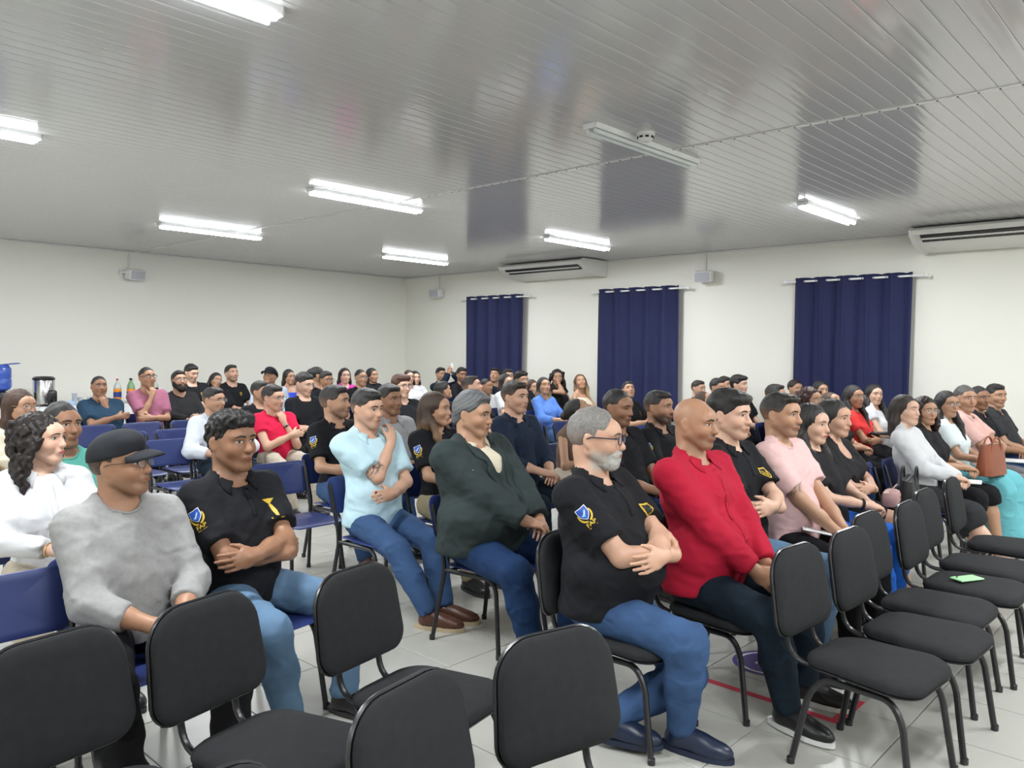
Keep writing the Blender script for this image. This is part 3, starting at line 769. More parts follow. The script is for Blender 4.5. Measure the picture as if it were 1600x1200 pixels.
def beard_ops(kind, fem, fat):
    t = {'full': .009, 'short': .005, 'goatee': .005, 'grey': .0055}[kind]
    ops = head_ops(fem, fat)[:4] + [o for o in head_ops(fem, fat) if o[0] == 'cone' and abs(o[1][0]) > .04 and o[1][2] < 0] + [ELL((0, -.085, -.058), (.027, .016, .022), .012)]
    if kind == 'full': ops.append(ELL((0, -.060, -.105), (.036, .032, .030), .02))
    ops += [('off', t), SUB(ELL((0, -.108, -.0605), (.0195, .022, .0095)), .004), SUB(ELL((0, -.05, .035), (.09, .2, .075)), .01)]
    for s in (-1, 1): ops += [SUB(ELL((s * .036, -.085, -.018), (.024, .04, .028)), .01)]
    if kind in ('goatee', 'grey'): ops += [CLIP((1, 0, 0), .032 if kind == 'goatee' else .048), CLIP((-1, 0, 0), .032 if kind == 'goatee' else .048)]
    ops += [CLIP((0, 1, 0), .012), SUB(ELL((0, .02, -.115), (.05, .05, .05)), .01), SUB(ELL((0, -.11, -.03), (.016, .03, .012)), .006), ('fn', sinfn(.0012, 260, 0, 1.))]
    return ops

# ---------------- hands and arms
def hand_ops(wr, d, n, right, curl, s, mn, spread=.0):
    d = nrm(d); n = nrm(np.asarray(n) - d * (np.asarray(n) @ d)); t = np.cross(d, n) if right else -np.cross(d, n)
    R = np.stack([t, d, n], 1)
    ops = [ELL(wr + d * .048 * s, (.043 * s, .056 * s, .0175 * s), .012, R), CONE(wr - d * .01, wr + d * .03 * s, .026 * s, .027 * s, .015)]
    for i, (off, L, kb) in enumerate(((.031, .070, .088), (.0105, .078, .093), (-.011, .073, .090), (-.031, .056, .082))):
        p = wr + d * kb * s + t * off * s; a = .15 * curl; L *= s
        sd = nrm(d + t * spread * (1.5 - i))
        for q, (fr, dc) in enumerate(((.46, .55), (.31, .9), (.23, .6))):
            a += curl * dc * (1 + .06 * i)
            v = sd * math.cos(a) + n * math.sin(a)
            p2 = p + v * L * fr
            r = max((.0093 - .0012 * q) * s * (.9 if i == 3 else 1), mn)
            ops.append(CONE(p, p2, r, max(r - .0008, mn), .004)); p = p2
    p = wr + d * .028 * s + t * .030 * s; v = nrm(d * .75 + t * .55 + n * .35)
    for fr, r in ((.040, .0125), (.034, .0100)):
        p2 = p + v * fr * s; ops.append(CONE(p, p2, max(r * s, mn), max((r - .002) * s, mn), .008)); p = p2; v = nrm(v + d * .35 - t * .15 * curl + n * .2 * curl)
    return ops
def ik(a, b, l1, l2, pole):
    v = b - a; L = np.linalg.norm(v); Lm = (l1 + l2) * .995
    if L > Lm: b = a + v / L * Lm; L = Lm; v = b - a
    u = v / L; x = (l1 * l1 - l2 * l2 + L * L) / (2 * L); hh = math.sqrt(max(l1 * l1 - x * x, 0))
    p = np.asarray(pole, float); p = nrm(p - u * (p @ u))
    return a + u * x + p * hh, b

# ---------------- face details laid on the finished skin
def eye_mats():
    return [mat('eye_white', (.72, .70, .68), .2), mat('iris_dark', (.03, .015, .010), .12), mat('lash_dark', (.012, .009, .008), .6)]
M_BROW = {}
def patch(bvh, M, s, f, nu, nv, mfun, mats, name, parent):
    """surface patch: f(u,v)->(x,z,lift) in head space, dropped on the skin along the face direction"""
    R, o = M; V = []; fwd = Vector(R @ np.array([0, 1., 0]))
    ydef = -.09
    for j in range(nv + 1):
        for i in range(nu + 1):
            x, z, lift = f(i / nu * 2 - 1, j / nv * 2 - 1)
            p = Vector(R @ (np.array([x, -.16, z]) * s) + o)
            h = bvh.ray_cast(p, fwd, .16 * s)
            y = (h[3] / s - .16) if h[0] is not None else ydef
            if abs(y - ydef) > .03: y = ydef
            ydef = y
            V.append(R @ (np.array([x, y - lift, z]) * s) + o)
    F = [(j * (nu + 1) + i, j * (nu + 1) + i + 1, (j + 1) * (nu + 1) + i + 1, (j + 1) * (nu + 1) + i) for j in range(nv) for i in range(nu)]
    fm = [mfun((i + .5) / nu * 2 - 1, (j + .5) / nv * 2 - 1) for j in range(nv) for i in range(nu)]
    return mobj(name, mesh_np(name, V, F, mats, True, fm), parent)
def face_parts(body, bvh, M, s, P, lvl):
    nu, nv = ((16, 8), (10, 6), (6, 4))[lvl]
    op = P.get('eye', 1.0)
    for sx in (-1, 1):
        def fe(u, v, sx=sx):
            k = math.sqrt(max(0, 1 - u * u)); zz = .0056 * op * v * k + .001 * (1 - u * u) - (.0015 if op < .5 else 0)
            return sx * .0315 + .0148 * u, .0055 + zz, .0012 + .0035 * (1 - u * u) * (1 - v * v)
        def me_(u, v):
            if v > .62 or op < .3: return 2
            return 1 if (u * .0148) ** 2 + (v * .0056 * op) ** 2 < .0058 ** 2 else 0
        patch(bvh, M, s, fe, nu, nv, me_, eye_mats(), 'eye', body)
        bc = P.get('brow', P['hairc']); th = .0038 if not P['fem'] else .0026
        bm = mat('brow_%.2f_%.2f' % (bc[0], bc[2]), bc, .7)
        def fb(u, v, sx=sx): return sx * (.032 + .021 * u), .0245 + .004 * (1 - u * u) - .003 * max(0, u) + th * v * (1 - .55 * max(0, u)), .0012 + .0022 * (1 - v * v)
        patch(bvh, M, s, fb, nu, 3 if lvl < 2 else 2, lambda u, v: 0, [bm], 'eyebrow', body)
    lc = P.get('lips') or tuple(np.array(P['skin']) * np.array((.72, .43, .42)) if not P['fem'] else np.array(P['skin']) * np.array((.85, .42, .42)))
    lm = mat('lip_%.3f_%.3f' % (lc[0], lc[1]), lc, .4)
    wl = .0225
    def fl(u, v):
        k = 1 - u * u; up = .0062 * (1 - .25 * math.exp(-(u * 5) ** 2)); dn = .0082
        return wl * u, -.0602 + (up if v > 0 else dn) * v * k, .0010 + .0015 * (1 - v * v) - (.0012 if abs(v) < .2 else 0)
    patch(bvh, M, s, fl, nu, (7, 5, 4)[lvl], lambda u, v: 1 if abs(v) < .17 else 0, [lm, mat('mouth_dark', (.10, .03, .03), .6)], 'lips', body)
def glasses(person, M, s, col, key, lvl, thick=.0016):
    R, o = M; T = lambda p: Vector(R @ (np.array(p) * s) + o)
    g = B()
    seg = 20 if lvl < 2 else 10
    for sx in (-1, 1):
        pts = []
        for k in range(seg):
            a = 2 * PI * k / seg; cx = abs(math.cos(a)) ** .75 * math.copysign(1, math.cos(a)); cy = abs(math.sin(a)) ** .75 * math.copysign(1, math.sin(a))
            x = .034 + .024 * cx; pts.append(T((sx * x, -.106 + .35 * (x - .03) ** 2 * 10, .003 + .0175 * cy)))
        g.tube(pts, thick * s, 5, closed=True)
        g.tube([T((sx * .058, -.101, .010)), T((sx * .074, -.088, .011)), T((sx * .084, .0, .012)), T((sx * .083, .022, .002))], thick * s * 1.1, 5)
    g.tube([T((-.010, -.107, .008)), T((0, -.110, .010)), T((.010, -.107, .008))], thick * s, 5)
    fr = g.obj('glasses_frame', mat(key, col, .3), person)
    for sx in (-1, 1):
        l = B(); vs = []
        for k in range(seg):
            a = 2 * PI * k / seg; cx = abs(math.cos(a)) ** .75 * math.copysign(1, math.cos(a)); cy = abs(math.sin(a)) ** .75 * math.copysign(1, math.sin(a))
            x = .034 + .023 * cx; vs.append(l.bm.verts.new(T((sx * x, -.106 + .35 * (x - .03) ** 2 * 10, .003 + .0168 * cy))))
        l.bm.faces.new(vs)
        l.obj('lens', mat('lens_glass', (.9, .93, .95), .05, alpha=.14), fr)

# ---------------- the person
LV = {0: dict(body=.0130, head=.0053, hand=.0066, shirt=.0110, leg=.0165), 1: dict(body=.017, head=.0076, hand=.0112, shirt=.0158, leg=.024), 2: dict(body=.023, head=.0114, hand=.0165, shirt=.021, leg=.030)}
def pants_mat(k):
    T = {'jeans': (.040, .085, .19), 'lightjeans': (.12, .21, .33), 'darkjeans': (.012, .035, .10), 'navy': (.009, .018, .030), 'black': (.008, .008, .010), 'khaki': (.36, .31, .20), 'beige': (.48, .42, .34), 'brightblue': (.02, .13, .55), 'teal': (.15, .47, .53), 'darkdots': (.03, .032, .036), 'grey': (.2, .2, .21)}
    return mat('trouser_' + k, T[k], .85, bump=(350, .25), noise=(9, .30 if 'jeans' in k else .12), spec=.2, wrinkle=(9, .55))
def person(P):
    rnd = random.Random(P.get('seed', hash(P['label']) % 9973) if False else sum(map(ord, P['label'])))
    zc0 = .733 * P['pos'][0] + .679 * P['pos'][1]; lvl = 0 if zc0 < 4.75 else 1 if zc0 < 8.4 else 2; lv = LV[lvl]; fem = P['fem'] = P.get('fem', 0); fat = P.get('fat', 0.0)
    X, Y, top = P['pos']; hh = P.get('hh', .25)
    hs = hh / .243; hs = min(max(hs, .88), 1.10)
    byaw = math.radians(P.get('byaw', 0)); hyaw = math.radians(P.get('yaw', 0)) - byaw
    pitch = math.radians(P.get('pitch', 0)); roll = math.radians(P.get('roll', 0))
    lean = math.radians(P.get('lean', 6)); side = math.radians(P.get('side', 0))
    wd = P.get('w', .88 if fem else 1.0); b = fat
    HIPZ = SEAT_Z + .095
    zs = top - .245 * hs - .068                       # shoulder line
    Lt = (zs - HIPZ) / math.cos(lean)
    Tm = rotY(side) @ rotX(-lean)
    hip = np.array([0, .0, HIPZ])
    def T(x, y, t): return hip + Tm @ np.array([x, y, t])
    skin = np.array(P['skin']); mn = {0: .0068, 1: .0085, 2: .0115}[lvl]
    # head placement
    nb = T(0, .012, Lt + .01)
    hc = nb + Tm @ np.array([0, -.022 + P.get('hfwd', 0), .068 + .118 * hs - .012]); hc[2] = top - (.122 if P.get('hair') not in ('bald',) else .114) * hs + P.get('hdz', 0)
    HR = rotZ(hyaw) @ rotY(roll) @ rotX(pitch)
    M = (HR, hc)
    # root so that the head stands at (X, Y)
    cb, sb_ = math.cos(byaw), math.sin(byaw)
    rx, ry = X - (cb * hc[0] - sb_ * hc[1]), Y - (sb_ * hc[0] + cb * hc[1])
    root = thing('person', P['label'], 'person', (rx, ry, 0), byaw, P.get('group', 'people seated in the hall'))
    # --- arms
    sh = .172 * wd + .010 * min(b, .1) / .1
    l1, l2 = (.285, .25) if not fem else (.265, .232)
    l1 *= P.get('arm', 1.0); l2 *= P.get('arm', 1.0)
    yb = -(.145 + b * 1.0)                                    # front of the belly
    pose = P.get('pose', 'lap'); zc_ = zs - .235
    chin = hc + HR @ np.array([0, -.075, -.115]) * hs
    A = {}
    for s in (-1, 1):
        S = T(s * sh, .008, Lt - .028); R_ = s < 0
        if pose == 'cross':
            if R_: wr, pole = T(.070, yb - .062, Lt - .290), (-1.0, -.25, -.65); d, n, cu = (.8, .6, .05), (.4, 1, 0), .5
            else: wr, pole = T(-.118, yb - .108, Lt - .255), (1.0, -.15, -.60); d, n, cu = (-1, .42, -.12), (-.35, 1, -.2), .40
        elif pose in ('chin', 'chinL') and (R_ == (pose == 'chin')):
            wr = chin + np.array([s * .02, -.055, -.115]); pole = (s * .55, -.2, -1.0); d, n, cu = (-s * .15, .18, 1), (-s * .25, 1, .1), .85
        elif pose in ('chin', 'chinL'):
            wr, pole = T(s * -.05, yb - .075, .20), (s * 1, .3, -.5); d, n, cu = (-s * 1, .1, .05), (0, 1, -.2), .3
        elif pose == 'face' and R_:
            wr = hc + HR @ np.array([0, -.13, -.10]); pole = (s * .6, -.1, -1); d, n, cu = (.15, .1, 1), (0, 1, .1), .15
        elif pose == 'phoneup':
            wr, pole = hc + np.array([s * .05 + .02, -.24, .035]), (s * .8, 0, -1); d, n, cu = (-s * .2, -.2, 1), (-s * 1, .2, 0), .8
        elif pose == 'phone':
            wr, pole = np.array([s * .055, yb - .15, HIPZ + .15]), (s * .9, .6, -.3); d, n, cu = (-s * .3, -.8, .35), (-s * .7, .2, .7), .7
        elif pose == 'thigh':
            wr, pole = np.array([s * .12, -.27, HIPZ + .105]), (s * .9, .7, 0); d, n, cu = (-s * .25, -1, -.12), (0, -.1, -1), .25
        elif pose == 'between':
            wr, pole = np.array([s * .045, -.30, HIPZ + .07]), (s * .8, .7, 0); d, n, cu = (-s * .35, -.8, -.55), (-s * .9, .2, -.3), .45
        elif pose == 'shoulder' and not R_:
            wr, pole = T(-.10, yb - .05, Lt - .13), (s * 1, -.3, -.9); d, n, cu = (-1, .2, .25), (0, 1, 0), .3
        else:                                               # hands together in the lap
            wr, pole = np.array([s * .058, yb - .115 - (.012 if R_ else 0), HIPZ + .135 + (.02 if R_ else 0)]), (s * .9, .7, -.1); d, n, cu = (-s * .75, -.55, -.12), (-s * .1, .35, -1), .55
        if P.get('armR') and R_: wr, pole, d, n, cu = P['armR'](T, hc, Lt)
        if P.get('armL') and not R_: wr, pole, d, n, cu = P['armL'](T, hc, Lt)
        E, wr = ik(S, np.asarray(wr, float), l1, l2, pole)
        A[s] = (S, E, wr, d, n, cu)
    # --- legs
    Lg = {}
    thigh, shin = (.42, .39) if not fem else (.40, .37)
    for s in (-1, 1):
        kp = P.get('legR' if s < 0 else 'legL')
        H = np.array([s * .092, .0, HIPZ - .005])
        if kp: ft = np.array(kp, float)
        else: ft = np.array([s * (.11 + rnd.uniform(-.02, .05)), -.40 + rnd.uniform(-.10, .05), .085])
        kpole = P.get('kneeR' if s < 0 else 'kneeL', (s * .35, -.6, 1.))
        K, ft = ik(H, ft, thigh, shin, kpole)
        Lg[s] = (H, K, ft)
    # --- skin
    hops = xf(head_ops(fem, fat * 1.6), M, hs)
    nr = .0575 * (1 if not fem else .82) * (1 + fat * .9)
    neck = [CONE(hc + HR @ np.array([0, .036, -.045]) * hs, nb + np.array([0, .006, -.03]), nr * .96 * hs, nr * 1.08, .016)]
    chest = [ELL(T(0, .0, Lt - .11), (.142 * wd, .100 + b * .3, .125), .03, Tm), CONE(T(-sh * .7, .012, Lt - .005), T(sh * .7, .012, Lt - .005), .042, .042, .04)]
    for s in (-1, 1): chest.append(CONE(T(s * sh * .6, .018, Lt + .006), T(s * .02, .026, Lt + .070), .032, .040, .03))
    ah = []; fine = []
    af = (1 + fat * 1.2) * (.86 if fem else 1.0) * P.get('armw', 1.0)
    for s in (-1, 1):
        S, E, wr, d, n, cu = A[s]
        ah += [CONE(S, E, .047 * af, .038 * af, .03), CONE(E, E * .45 + wr * .55, .039 * af, .036 * af, .02), CONE(E * .5 + wr * .5, wr, .036 * af, .0265 * af, .02)]
        hd = nrm(wr - E) * P.get('wristk', .35) + nrm(d) * .8
        ho = hand_ops(wr, hd, n, s < 0, cu, .98 if not fem else .88, mn, .06)
        ah += ho
        if P.get('lvl', 2) < 2 or True:
            lo, hi = ops_box(ho); fine.append((lo, hi, lv['hand']))
    bl = []
    if P.get('barelegs'):
        for s in (-1, 1):
            H, K, ft = Lg[s]
            bl += [CONE(H, K, .076, .054, .03), CONE(K, K * .6 + ft * .4, .052, .054, .02), CONE(K * .6 + ft * .4, ft, .054, .034, .02), CONE(ft, ft + np.array([0, .02, -.045]), .034, .036, .02),
                   CONE(ft + np.array([0, .015, -.05]), ft + np.array([0, -.12, -.066]), .034, .026, .02)]
    lo, hi = ops_box(hops); fine.append((lo + np.array([0, 0, -.01]), hi, lv['head']))
    # --- garments
    sl = P.get('sleeve', .74); torso_k = .07
    o_ = .014
    tor = [ELL(T(0, .005, .0), (.170 * wd + b * .5, .135 + b * .5, .125), torso_k, Tm), ELL(T(0, -.018 - b * .38, .15), (.148 * wd + b * .9, .118 + b, .165), torso_k, Tm),
           ELL(T(0, .004, Lt - .14), (.158 * wd + b * .4, .114 + b * .45, .150), torso_k, Tm), CONE(T(-sh * .88, .012, Lt - .022), T(sh * .88, .012, Lt - .022), .052, .052, .05)]
    for s in (-1, 1):
        tor.append(CONE(T(s * sh * .62, .018, Lt + .012), T(s * .035, .034, Lt + .066), .038, .036, .03))
        if fem: tor.append(ELL(T(s * .066, -.088, Lt - .17), (.062, .052, .060), .045, Tm))
    def sleeves(off, frac):
        out = []
        for s in (-1, 1):
            S, E, wr, *_ = A[s]
            u = nrm(E - S)
            if frac <= 0: continue
            if frac <= 1.0:
                e = S + (E - S) * frac
                out.append(CONE(S - u * .01, e + u * .05, .054 * af + off, (.050 + .004) * af + off, .045, ((u, u @ e),)))
            else:
                out.append(CONE(S - u * .01, E, .054 * af + off, .045 * af + off, .045))
                f2 = frac - 1.0; u2 = nrm(wr - E); e = E + (wr - E) * f2
                out.append(CONE(E, e + u2 * .04, .047 * af + off, .035 * af + off, .025, ((u2, u2 @ e),)))
        return out
    neckc = SUB(CONE(nb + np.array([0, .0, -.03]), hc + HR @ np.array([0, .02, -.02]) * hs, nr * 1.16, nr * 1.25), .008)
    neckt = P.get('neck', 'polo')
    waves = []
    for q in range(7):
        v = nrm([rnd.uniform(-1, 1) * .8, rnd.uniform(-1, 1) * .8, rnd.uniform(-1, 1)]); waves.append((v * rnd.uniform(12, 32), rnd.uniform(0, 6), nrm([rnd.uniform(-1, 1) for _ in range(3)]) * rnd.uniform(12, 26)))
    def creases(x, y, z, amp=.0052):
        tot = 0.
        for kv, ph, wv in waves:
            wp = 1.1 * np.sin(wv[0] * x + wv[1] * y + wv[2] * z + ph)
            r = 1 - np.abs(np.sin(kv[0] * x + kv[1] * y + kv[2] * z + ph + wp))
            tot = tot + r * r * r * (.5 + .5 * np.sin(wv[2] * x + wv[0] * y - wv[1] * z + 2 * ph))
        return -amp * tot
    fold = ('fn', lambda x, y, z: creases(x, y, z) + .0012 * np.sin(95 * x + 60 * y + 4 * np.sin(40 * z)))
    rs = rnd.uniform(0, 6)
    gops = tor + [('off', P.get('loose', .004))] + sleeves(.014, sl) + [fold]
    hemz = HIPZ - .035
    gops += [CLIP((0, 0, -1), -hemz)]
    def vcut(depth, wid): return SUB(CONE(T(0, -.060, Lt + .075), T(0, -.135 - b * .5, Lt + .035 - depth), wid, .006), .006)
    if neckt == 'crew': gops += [neckc]
    elif neckt in ('polo', 'shirt', 'v'): gops += [neckc, vcut(.115 if neckt != 'v' else .15, .040)]
    elif neckt == 'scoop': gops += [neckc, SUB(ELL(T(0, -.11, Lt + .02), (.10, .08, .10)), .01)]
    elif neckt == 'off': gops += [SUB(ELL(T(0, -.02, Lt + .08), (.26, .2, .125)), .01)]
    elif neckt == 'turtle': gops += [CONE(nb + np.array([0, .004, -.03]), nb + np.array([0, .0, .052]), nr * 1.2, nr * 1.16, .015, (((0, 0, 1.), nb[2] + .045),))]
    sm = P['shirtm']
    def garment(name, ops, base, m, parent):
        V, Q = mesh_ops(ops, base)
        return mobj(name, mesh_np(name, V, Q, [m]), parent), V, Q
    so, SV, SQ = garment('shirt' if not P.get('dress') else 'dress_top', gops, lv['shirt'], sm, root)
    jo = None
    def bvh_of(V, Q): return BVHTree.FromPolygons([tuple(v) for v in V], [tuple(q) for q in Q])
    def push(bv, p, lift):
        loc, no, ix, di = bv.find_nearest(Vector(p))
        if loc is not None and (Vector(p) - loc).dot(no) < lift: return np.array(loc + no * lift)
        return p
    if neckt == 'crew' and lvl < 2:
        bv = bvh_of(SV, SQ)
        for nm, rad, lift, m_ in (('neckband', 1.27, .002, sm),) + ((('undershirt_band', 1.13, -.001, M_TRIM),) if P.get('cap') else ()):
            pts = []
            for q in range(28):
                a = 2 * PI * q / 28; p = nb + np.array([nr * rad * math.sin(a), .002 + nr * rad * math.cos(a), .045 + .036 * math.cos(a)])
                loc, no, ix, di = bv.find_nearest(Vector(p)); pts.append(loc + no * lift)
            pts = [(pts[i - 1] + pts[i] * 2 + pts[(i + 1) % 28]) / 4 for i in range(28)]
            B().tube(pts, .0062 if nm == 'neckband' else .005, 6, closed=True).obj(nm, m_, so)
    if neckt in ('polo', 'shirt') and lvl < 2:
        bv = bvh_of(SV, SQ); fl = .016 if neckt == 'polo' else .034
        na = 26; CV = []; CF = []
        for q in range(na + 1):
            a = (q / na * 2 - 1) * 2.62; e = max(0, (abs(a) - 1.5) / 1.12)
            ca, sa = math.cos(a), math.sin(a); zt_ = nb[2] + .056 + .034 * ca
            for rad, dz in ((nr * 1.08, -.030), (nr * 1.12, 0.), (nr * 1.12 + .007, .003), (nr * 1.12 + .019, -.016 - .3 * fl * e), (nr * 1.12 + .030 + .008 * e, -.036 - fl * e ** 2)):
                p = np.array([nb[0] + rad * sa * (1 + (.25 * e if dz < -.02 and rad > nr * 1.1 else 0)), nb[1] + .004 + rad * ca, zt_ + dz])
                CV.append(push(bv, p, .0045) if rad > nr * 1.13 else p)
        for q in range(na):
            for k in range(4): CF.append((q * 5 + k, q * 5 + k + 1, q * 5 + k + 6, q * 5 + k + 5))
        co = mobj('collar', mesh_np('collar', CV, CF, [sm]), so); md = co.modifiers.new('thick', 'SOLIDIFY'); md.thickness = .0035; md.offset = 1
        t0, t1 = (.05, .17) if neckt == 'polo' else (.07, Lt - .06)
        if lvl == 0 and not P.get('jacket'):
            pv, pf = [], []; npl = 14
            for q in range(npl + 1):
                tt = Lt - t0 - (t1 - t0) * q / npl
                for u_ in (-.014, .014):
                    h = bv.ray_cast(Vector(T(u_ + .004, -.6, tt)), Vector((0, 1, 0)), 1.)
                    pv.append(h[0] + Vector((0, -.0028, 0)) if h[0] is not None else Vector(T(u_, -.1, tt)))
            for q in range(npl): pf.append((2 * q, 2 * q + 1, 2 * q + 3, 2 * q + 2))
            po_ = mobj('placket', mesh_np('placket', [tuple(v) for v in pv], pf, [sm]), so); md = po_.modifiers.new('thick', 'SOLIDIFY'); md.thickness = .003; md.offset = 1
    if P.get('jacket'):
        jops = tor + [('off', .018)] + sleeves(.022, 1.93) + [fold, CLIP((0, 0, -1), -(hemz + .0)), SUB(CONE(nb + np.array([0, .0, -.03]), hc, nr * 1.4, nr * 1.5), .008),
               SUB(CONE(T(0, -.075, Lt + .075), T(0, -.20 - b * 1.1, .22), .078, .006), .006)]
        jo, SV, SQ = garment('jacket', jops, lv['shirt'], P['jacket'], root)
        bv = bvh_of(SV, SQ)
        for s in (-1, 1):
            LV_, LF = [], []; nl = 14
            for q in range(nl + 1):
                f_ = q / nl; e0 = np.array(T(s * (.070 - .056 * f_), 0, Lt + .035 - (Lt - .20) * f_)); wl_ = .058 * math.sin(PI * min(1, .25 + f_ * .75)) ** .8 * (1.15 if f_ < .3 else 1.0) * (.55 if .28 < f_ < .36 else 1)
                for u_ in (0, .5, 1):
                    p = e0 + np.array([s * wl_ * u_, 0, .010 * u_]); h = bv.ray_cast(Vector((p[0], -.8, p[2])), Vector((0, 1, 0)), 1.2)
                    LV_.append(h[0] + Vector((0, -.006, 0)) if h[0] is not None else Vector(p))
            for q in range(nl):
                for k in (0, 1): LF.append((q * 3 + k, q * 3 + k + 1, q * 3 + k + 4, q * 3 + k + 3))
            lo_ = mobj('lapel', mesh_np('lapel', [tuple(v) for v in LV_], LF, [P['jacket']]), jo); md = lo_.modifiers.new('thick', 'SOLIDIFY'); md.thickness = .005; md.offset = 1
    # trousers / skirt
    pk = P.get('pants', 'jeans'); pm = pants_mat(pk)
    tro = [ELL((0, .01, HIPZ - .02), (.148 * max(wd, .95) + b * .3, .122 + b * .2, .080), .04)]
    for s in (-1, 1):
        H, K, ft = Lg[s]; u = nrm(ft - K)
        if P.get('skirt') == 'short': e = H + (K - H) * .62; v = nrm(K - H); tro.append(CONE(H, e + v * .05, .098, .088, .07, ((v, v @ e),)))
        elif P.get('skirt') == 'knee': tro += [CONE(H, K, .100, .078, .10), CONE(K, K + u * .10, .078, .085, .06, ((u, u @ (K + u * .07)),))]
        elif P.get('skirt') == 'long': tro += [CONE(H, K, .105, .10, .14), CONE(K, ft + u * .05, .10, .16, .16, (((0, 0, -1.), -.05),))]
        else:
            lw = P.get('legw', 1.0) * (1 + b * .9)
            tro += [CONE(H, K, .094 * lw, .069 * lw, .035), CONE(K, K * .6 + ft * .4, .069 * lw, .064 * lw, .02), CONE(K * .6 + ft * .4, ft + u * .05, .064 * lw, .052, .03, ((u, u @ (ft + u * .005)),))]
    tro.append(('fn', lambda x, y, z: creases(x, y, z, .0065)))
    tro.append(CLIP((0, 0, -1), -.015))
    garment({'short': 'skirt', 'knee': 'skirt', 'long': 'skirt'}.get(P.get('skirt'), 'trousers'), tro, lv['leg'], pm, root)
    # shoes
    shc = P.get('shoe', ((.012, .012, .014), (.03, .03, .03)))
    for s in (-1, 1):
        H, K, ft = Lg[s]; fdir = P.get('toeR' if s < 0 else 'toeL', s * .15)
        Rz = rotZ(fdir); g0 = np.array([ft[0], ft[1], max(ft[2] - .085, 0)])
        def fp(x, y, z): return g0 + Rz @ np.array([x, y, z])
        if P.get('sandal'):
            sm_ = mat('sandal', P['sandal'], .45)
            bsh = B()
            bsh.prism([(.036 * math.sin(a) * (1.0 if math.cos(a) > 0 else .85), -.06 - .125 * math.cos(a)) for a in [2 * PI * k / 18 for k in range(18)]], lambda u_, v_, h_: Vector(fp(u_, v_, h_)), .002, .014)
            shoe = bsh.obj('sandal', sm_, root, smooth=False)
            for yy, zz in ((-.13, .062), (.015, .085)):
                B().tube([Vector(fp(.042 * math.cos(a), yy, .012 + zz * math.sin(a) * .85)) for a in [PI * k / 8 for k in range(9)]], .005, 6).obj('strap', sm_, shoe)
            continue
        ops = [ELL(fp(0, -.115, .035), (.048, .095, .042), .03, Rz), ELL(fp(0, .01, .045), (.040, .055, .048), .03, Rz), CONE(fp(0, .012, .06), fp(0, .008, .10), .040, .042, .02), ELL(fp(0, -.05, .06), (.040, .07, .038), .03, Rz), CLIP((0, 0, -1), -(g0[2] + .016)), CLIP((0, 0, 1), g0[2] + .105)]
        V, Q = mesh_ops(ops, {0: .011, 1: .018, 2: .026}[lvl])
        shoe = mobj('shoe', mesh_np('shoe', V, Q, [mat('shoe_%.3f_%.3f' % (shc[0][0], shc[0][2]), shc[0], .35)]), root)
        bsh = B(); bsh.prism([((.050 if math.cos(a) > 0 else .043) * math.sin(a), -.062 - .152 * math.cos(a)) for a in [2 * PI * k / 20 for k in range(20)]], lambda u_, v_, h_: Vector(fp(u_, v_, h_)), .001, .022)
        bsh.obj('sole', mat('sole_%.2f_%.2f' % (shc[1][0], shc[1][2]), shc[1], .6), shoe, smooth=False)
    # skin: one continuous surface from crown to fingertips
    V, Q = mesh_ops(hops + neck + chest + ah + bl, lv['body'], fine)
    # colour: skin tone, warmer ears and nose, stubble, tattoo
    L = ((V - hc) @ HR) / hs
    col = np.tile(skin, (len(V), 1))
    inhead = (np.abs(L[:, 2]) < .14) & (np.abs(L[:, 0]) < .11) & (L[:, 1] < .13)
    warm = np.exp(-((np.abs(L[:, 0]) - .04) ** 2 / .0006 + (L[:, 1] + .065) ** 2 / .0012 + (L[:, 2] + .03) ** 2 / .0006)) * .35 + np.exp(-((L[:, 1] + .105) ** 2 / .0003 + L[:, 0] ** 2 / .0003 + (L[:, 2] + .03) ** 2 / .0004)) * .3
    warm = np.where(inhead, warm, 0)[:, None]
    col = col * (1 - warm) + col * np.array([1.05, .80, .76]) * warm
    stub = P.get('stubble', 0 if fem else .12)
    if stub:
        m = np.clip((-.030 - L[:, 2]) / .03, 0, 1) * np.clip((.02 - L[:, 1]) / .03, 0, 1) * np.clip((L[:, 2] + .135) / .03, 0, 1)
        m *= 1 - np.exp(-((np.abs(L[:, 0]) - .034) ** 2 / .00035 + (L[:, 2] + .035) ** 2 / .0004))
        mous = np.exp(-((L[:, 0]) ** 2 / .0006 + (L[:, 2] + .045) ** 2 / .00006)) * (L[:, 1] < -.07)
        m = np.where(inhead, np.clip(m * stub + mous * min(1, stub * P.get('moust', 1.2)), 0, 1), 0)[:, None]
        col = col * (1 - m) + np.array(P.get('beardc', (.03, .022, .018))) * m
    for sd, a0, a1, den in P.get('tattoo', ()):
        S, E, wr, *_ = A[sd]; p0, p1 = (S, E)
        u = E - S; tt = ((V - S) @ u) / (u @ u)
        near_ = np.linalg.norm(V - S - np.outer(np.clip(tt, 0, 1), u), axis=1) < .075 * af
        m = np.where((tt > a0) & (tt < a1) & near_ & ~inhead, den * (.55 + .45 * np.sign(np.sin(V[:, 2] * 150 + 3 * np.sin(V[:, 1] * 120)) * np.sin(V[:, 0] * 140 + 2 * np.sin(V[:, 2] * 90)))), 0)
        m = np.clip(m * np.clip((a1 - tt) / .08, 0, 1), 0, 1)[:, None]
        col = col * (1 - m) + np.array((.035, .04, .042)) * m
    col = np.clip(col, 0, 1)
    body = mobj('body', mesh_np('body', V, Q, [SKIN], True, None, col), root)
    bvh = BVHTree.FromPolygons([tuple(v) for v in V], [tuple(q) for q in Q])
    if P.get('face', True): face_parts(body, bvh, M, hs, P, lvl)
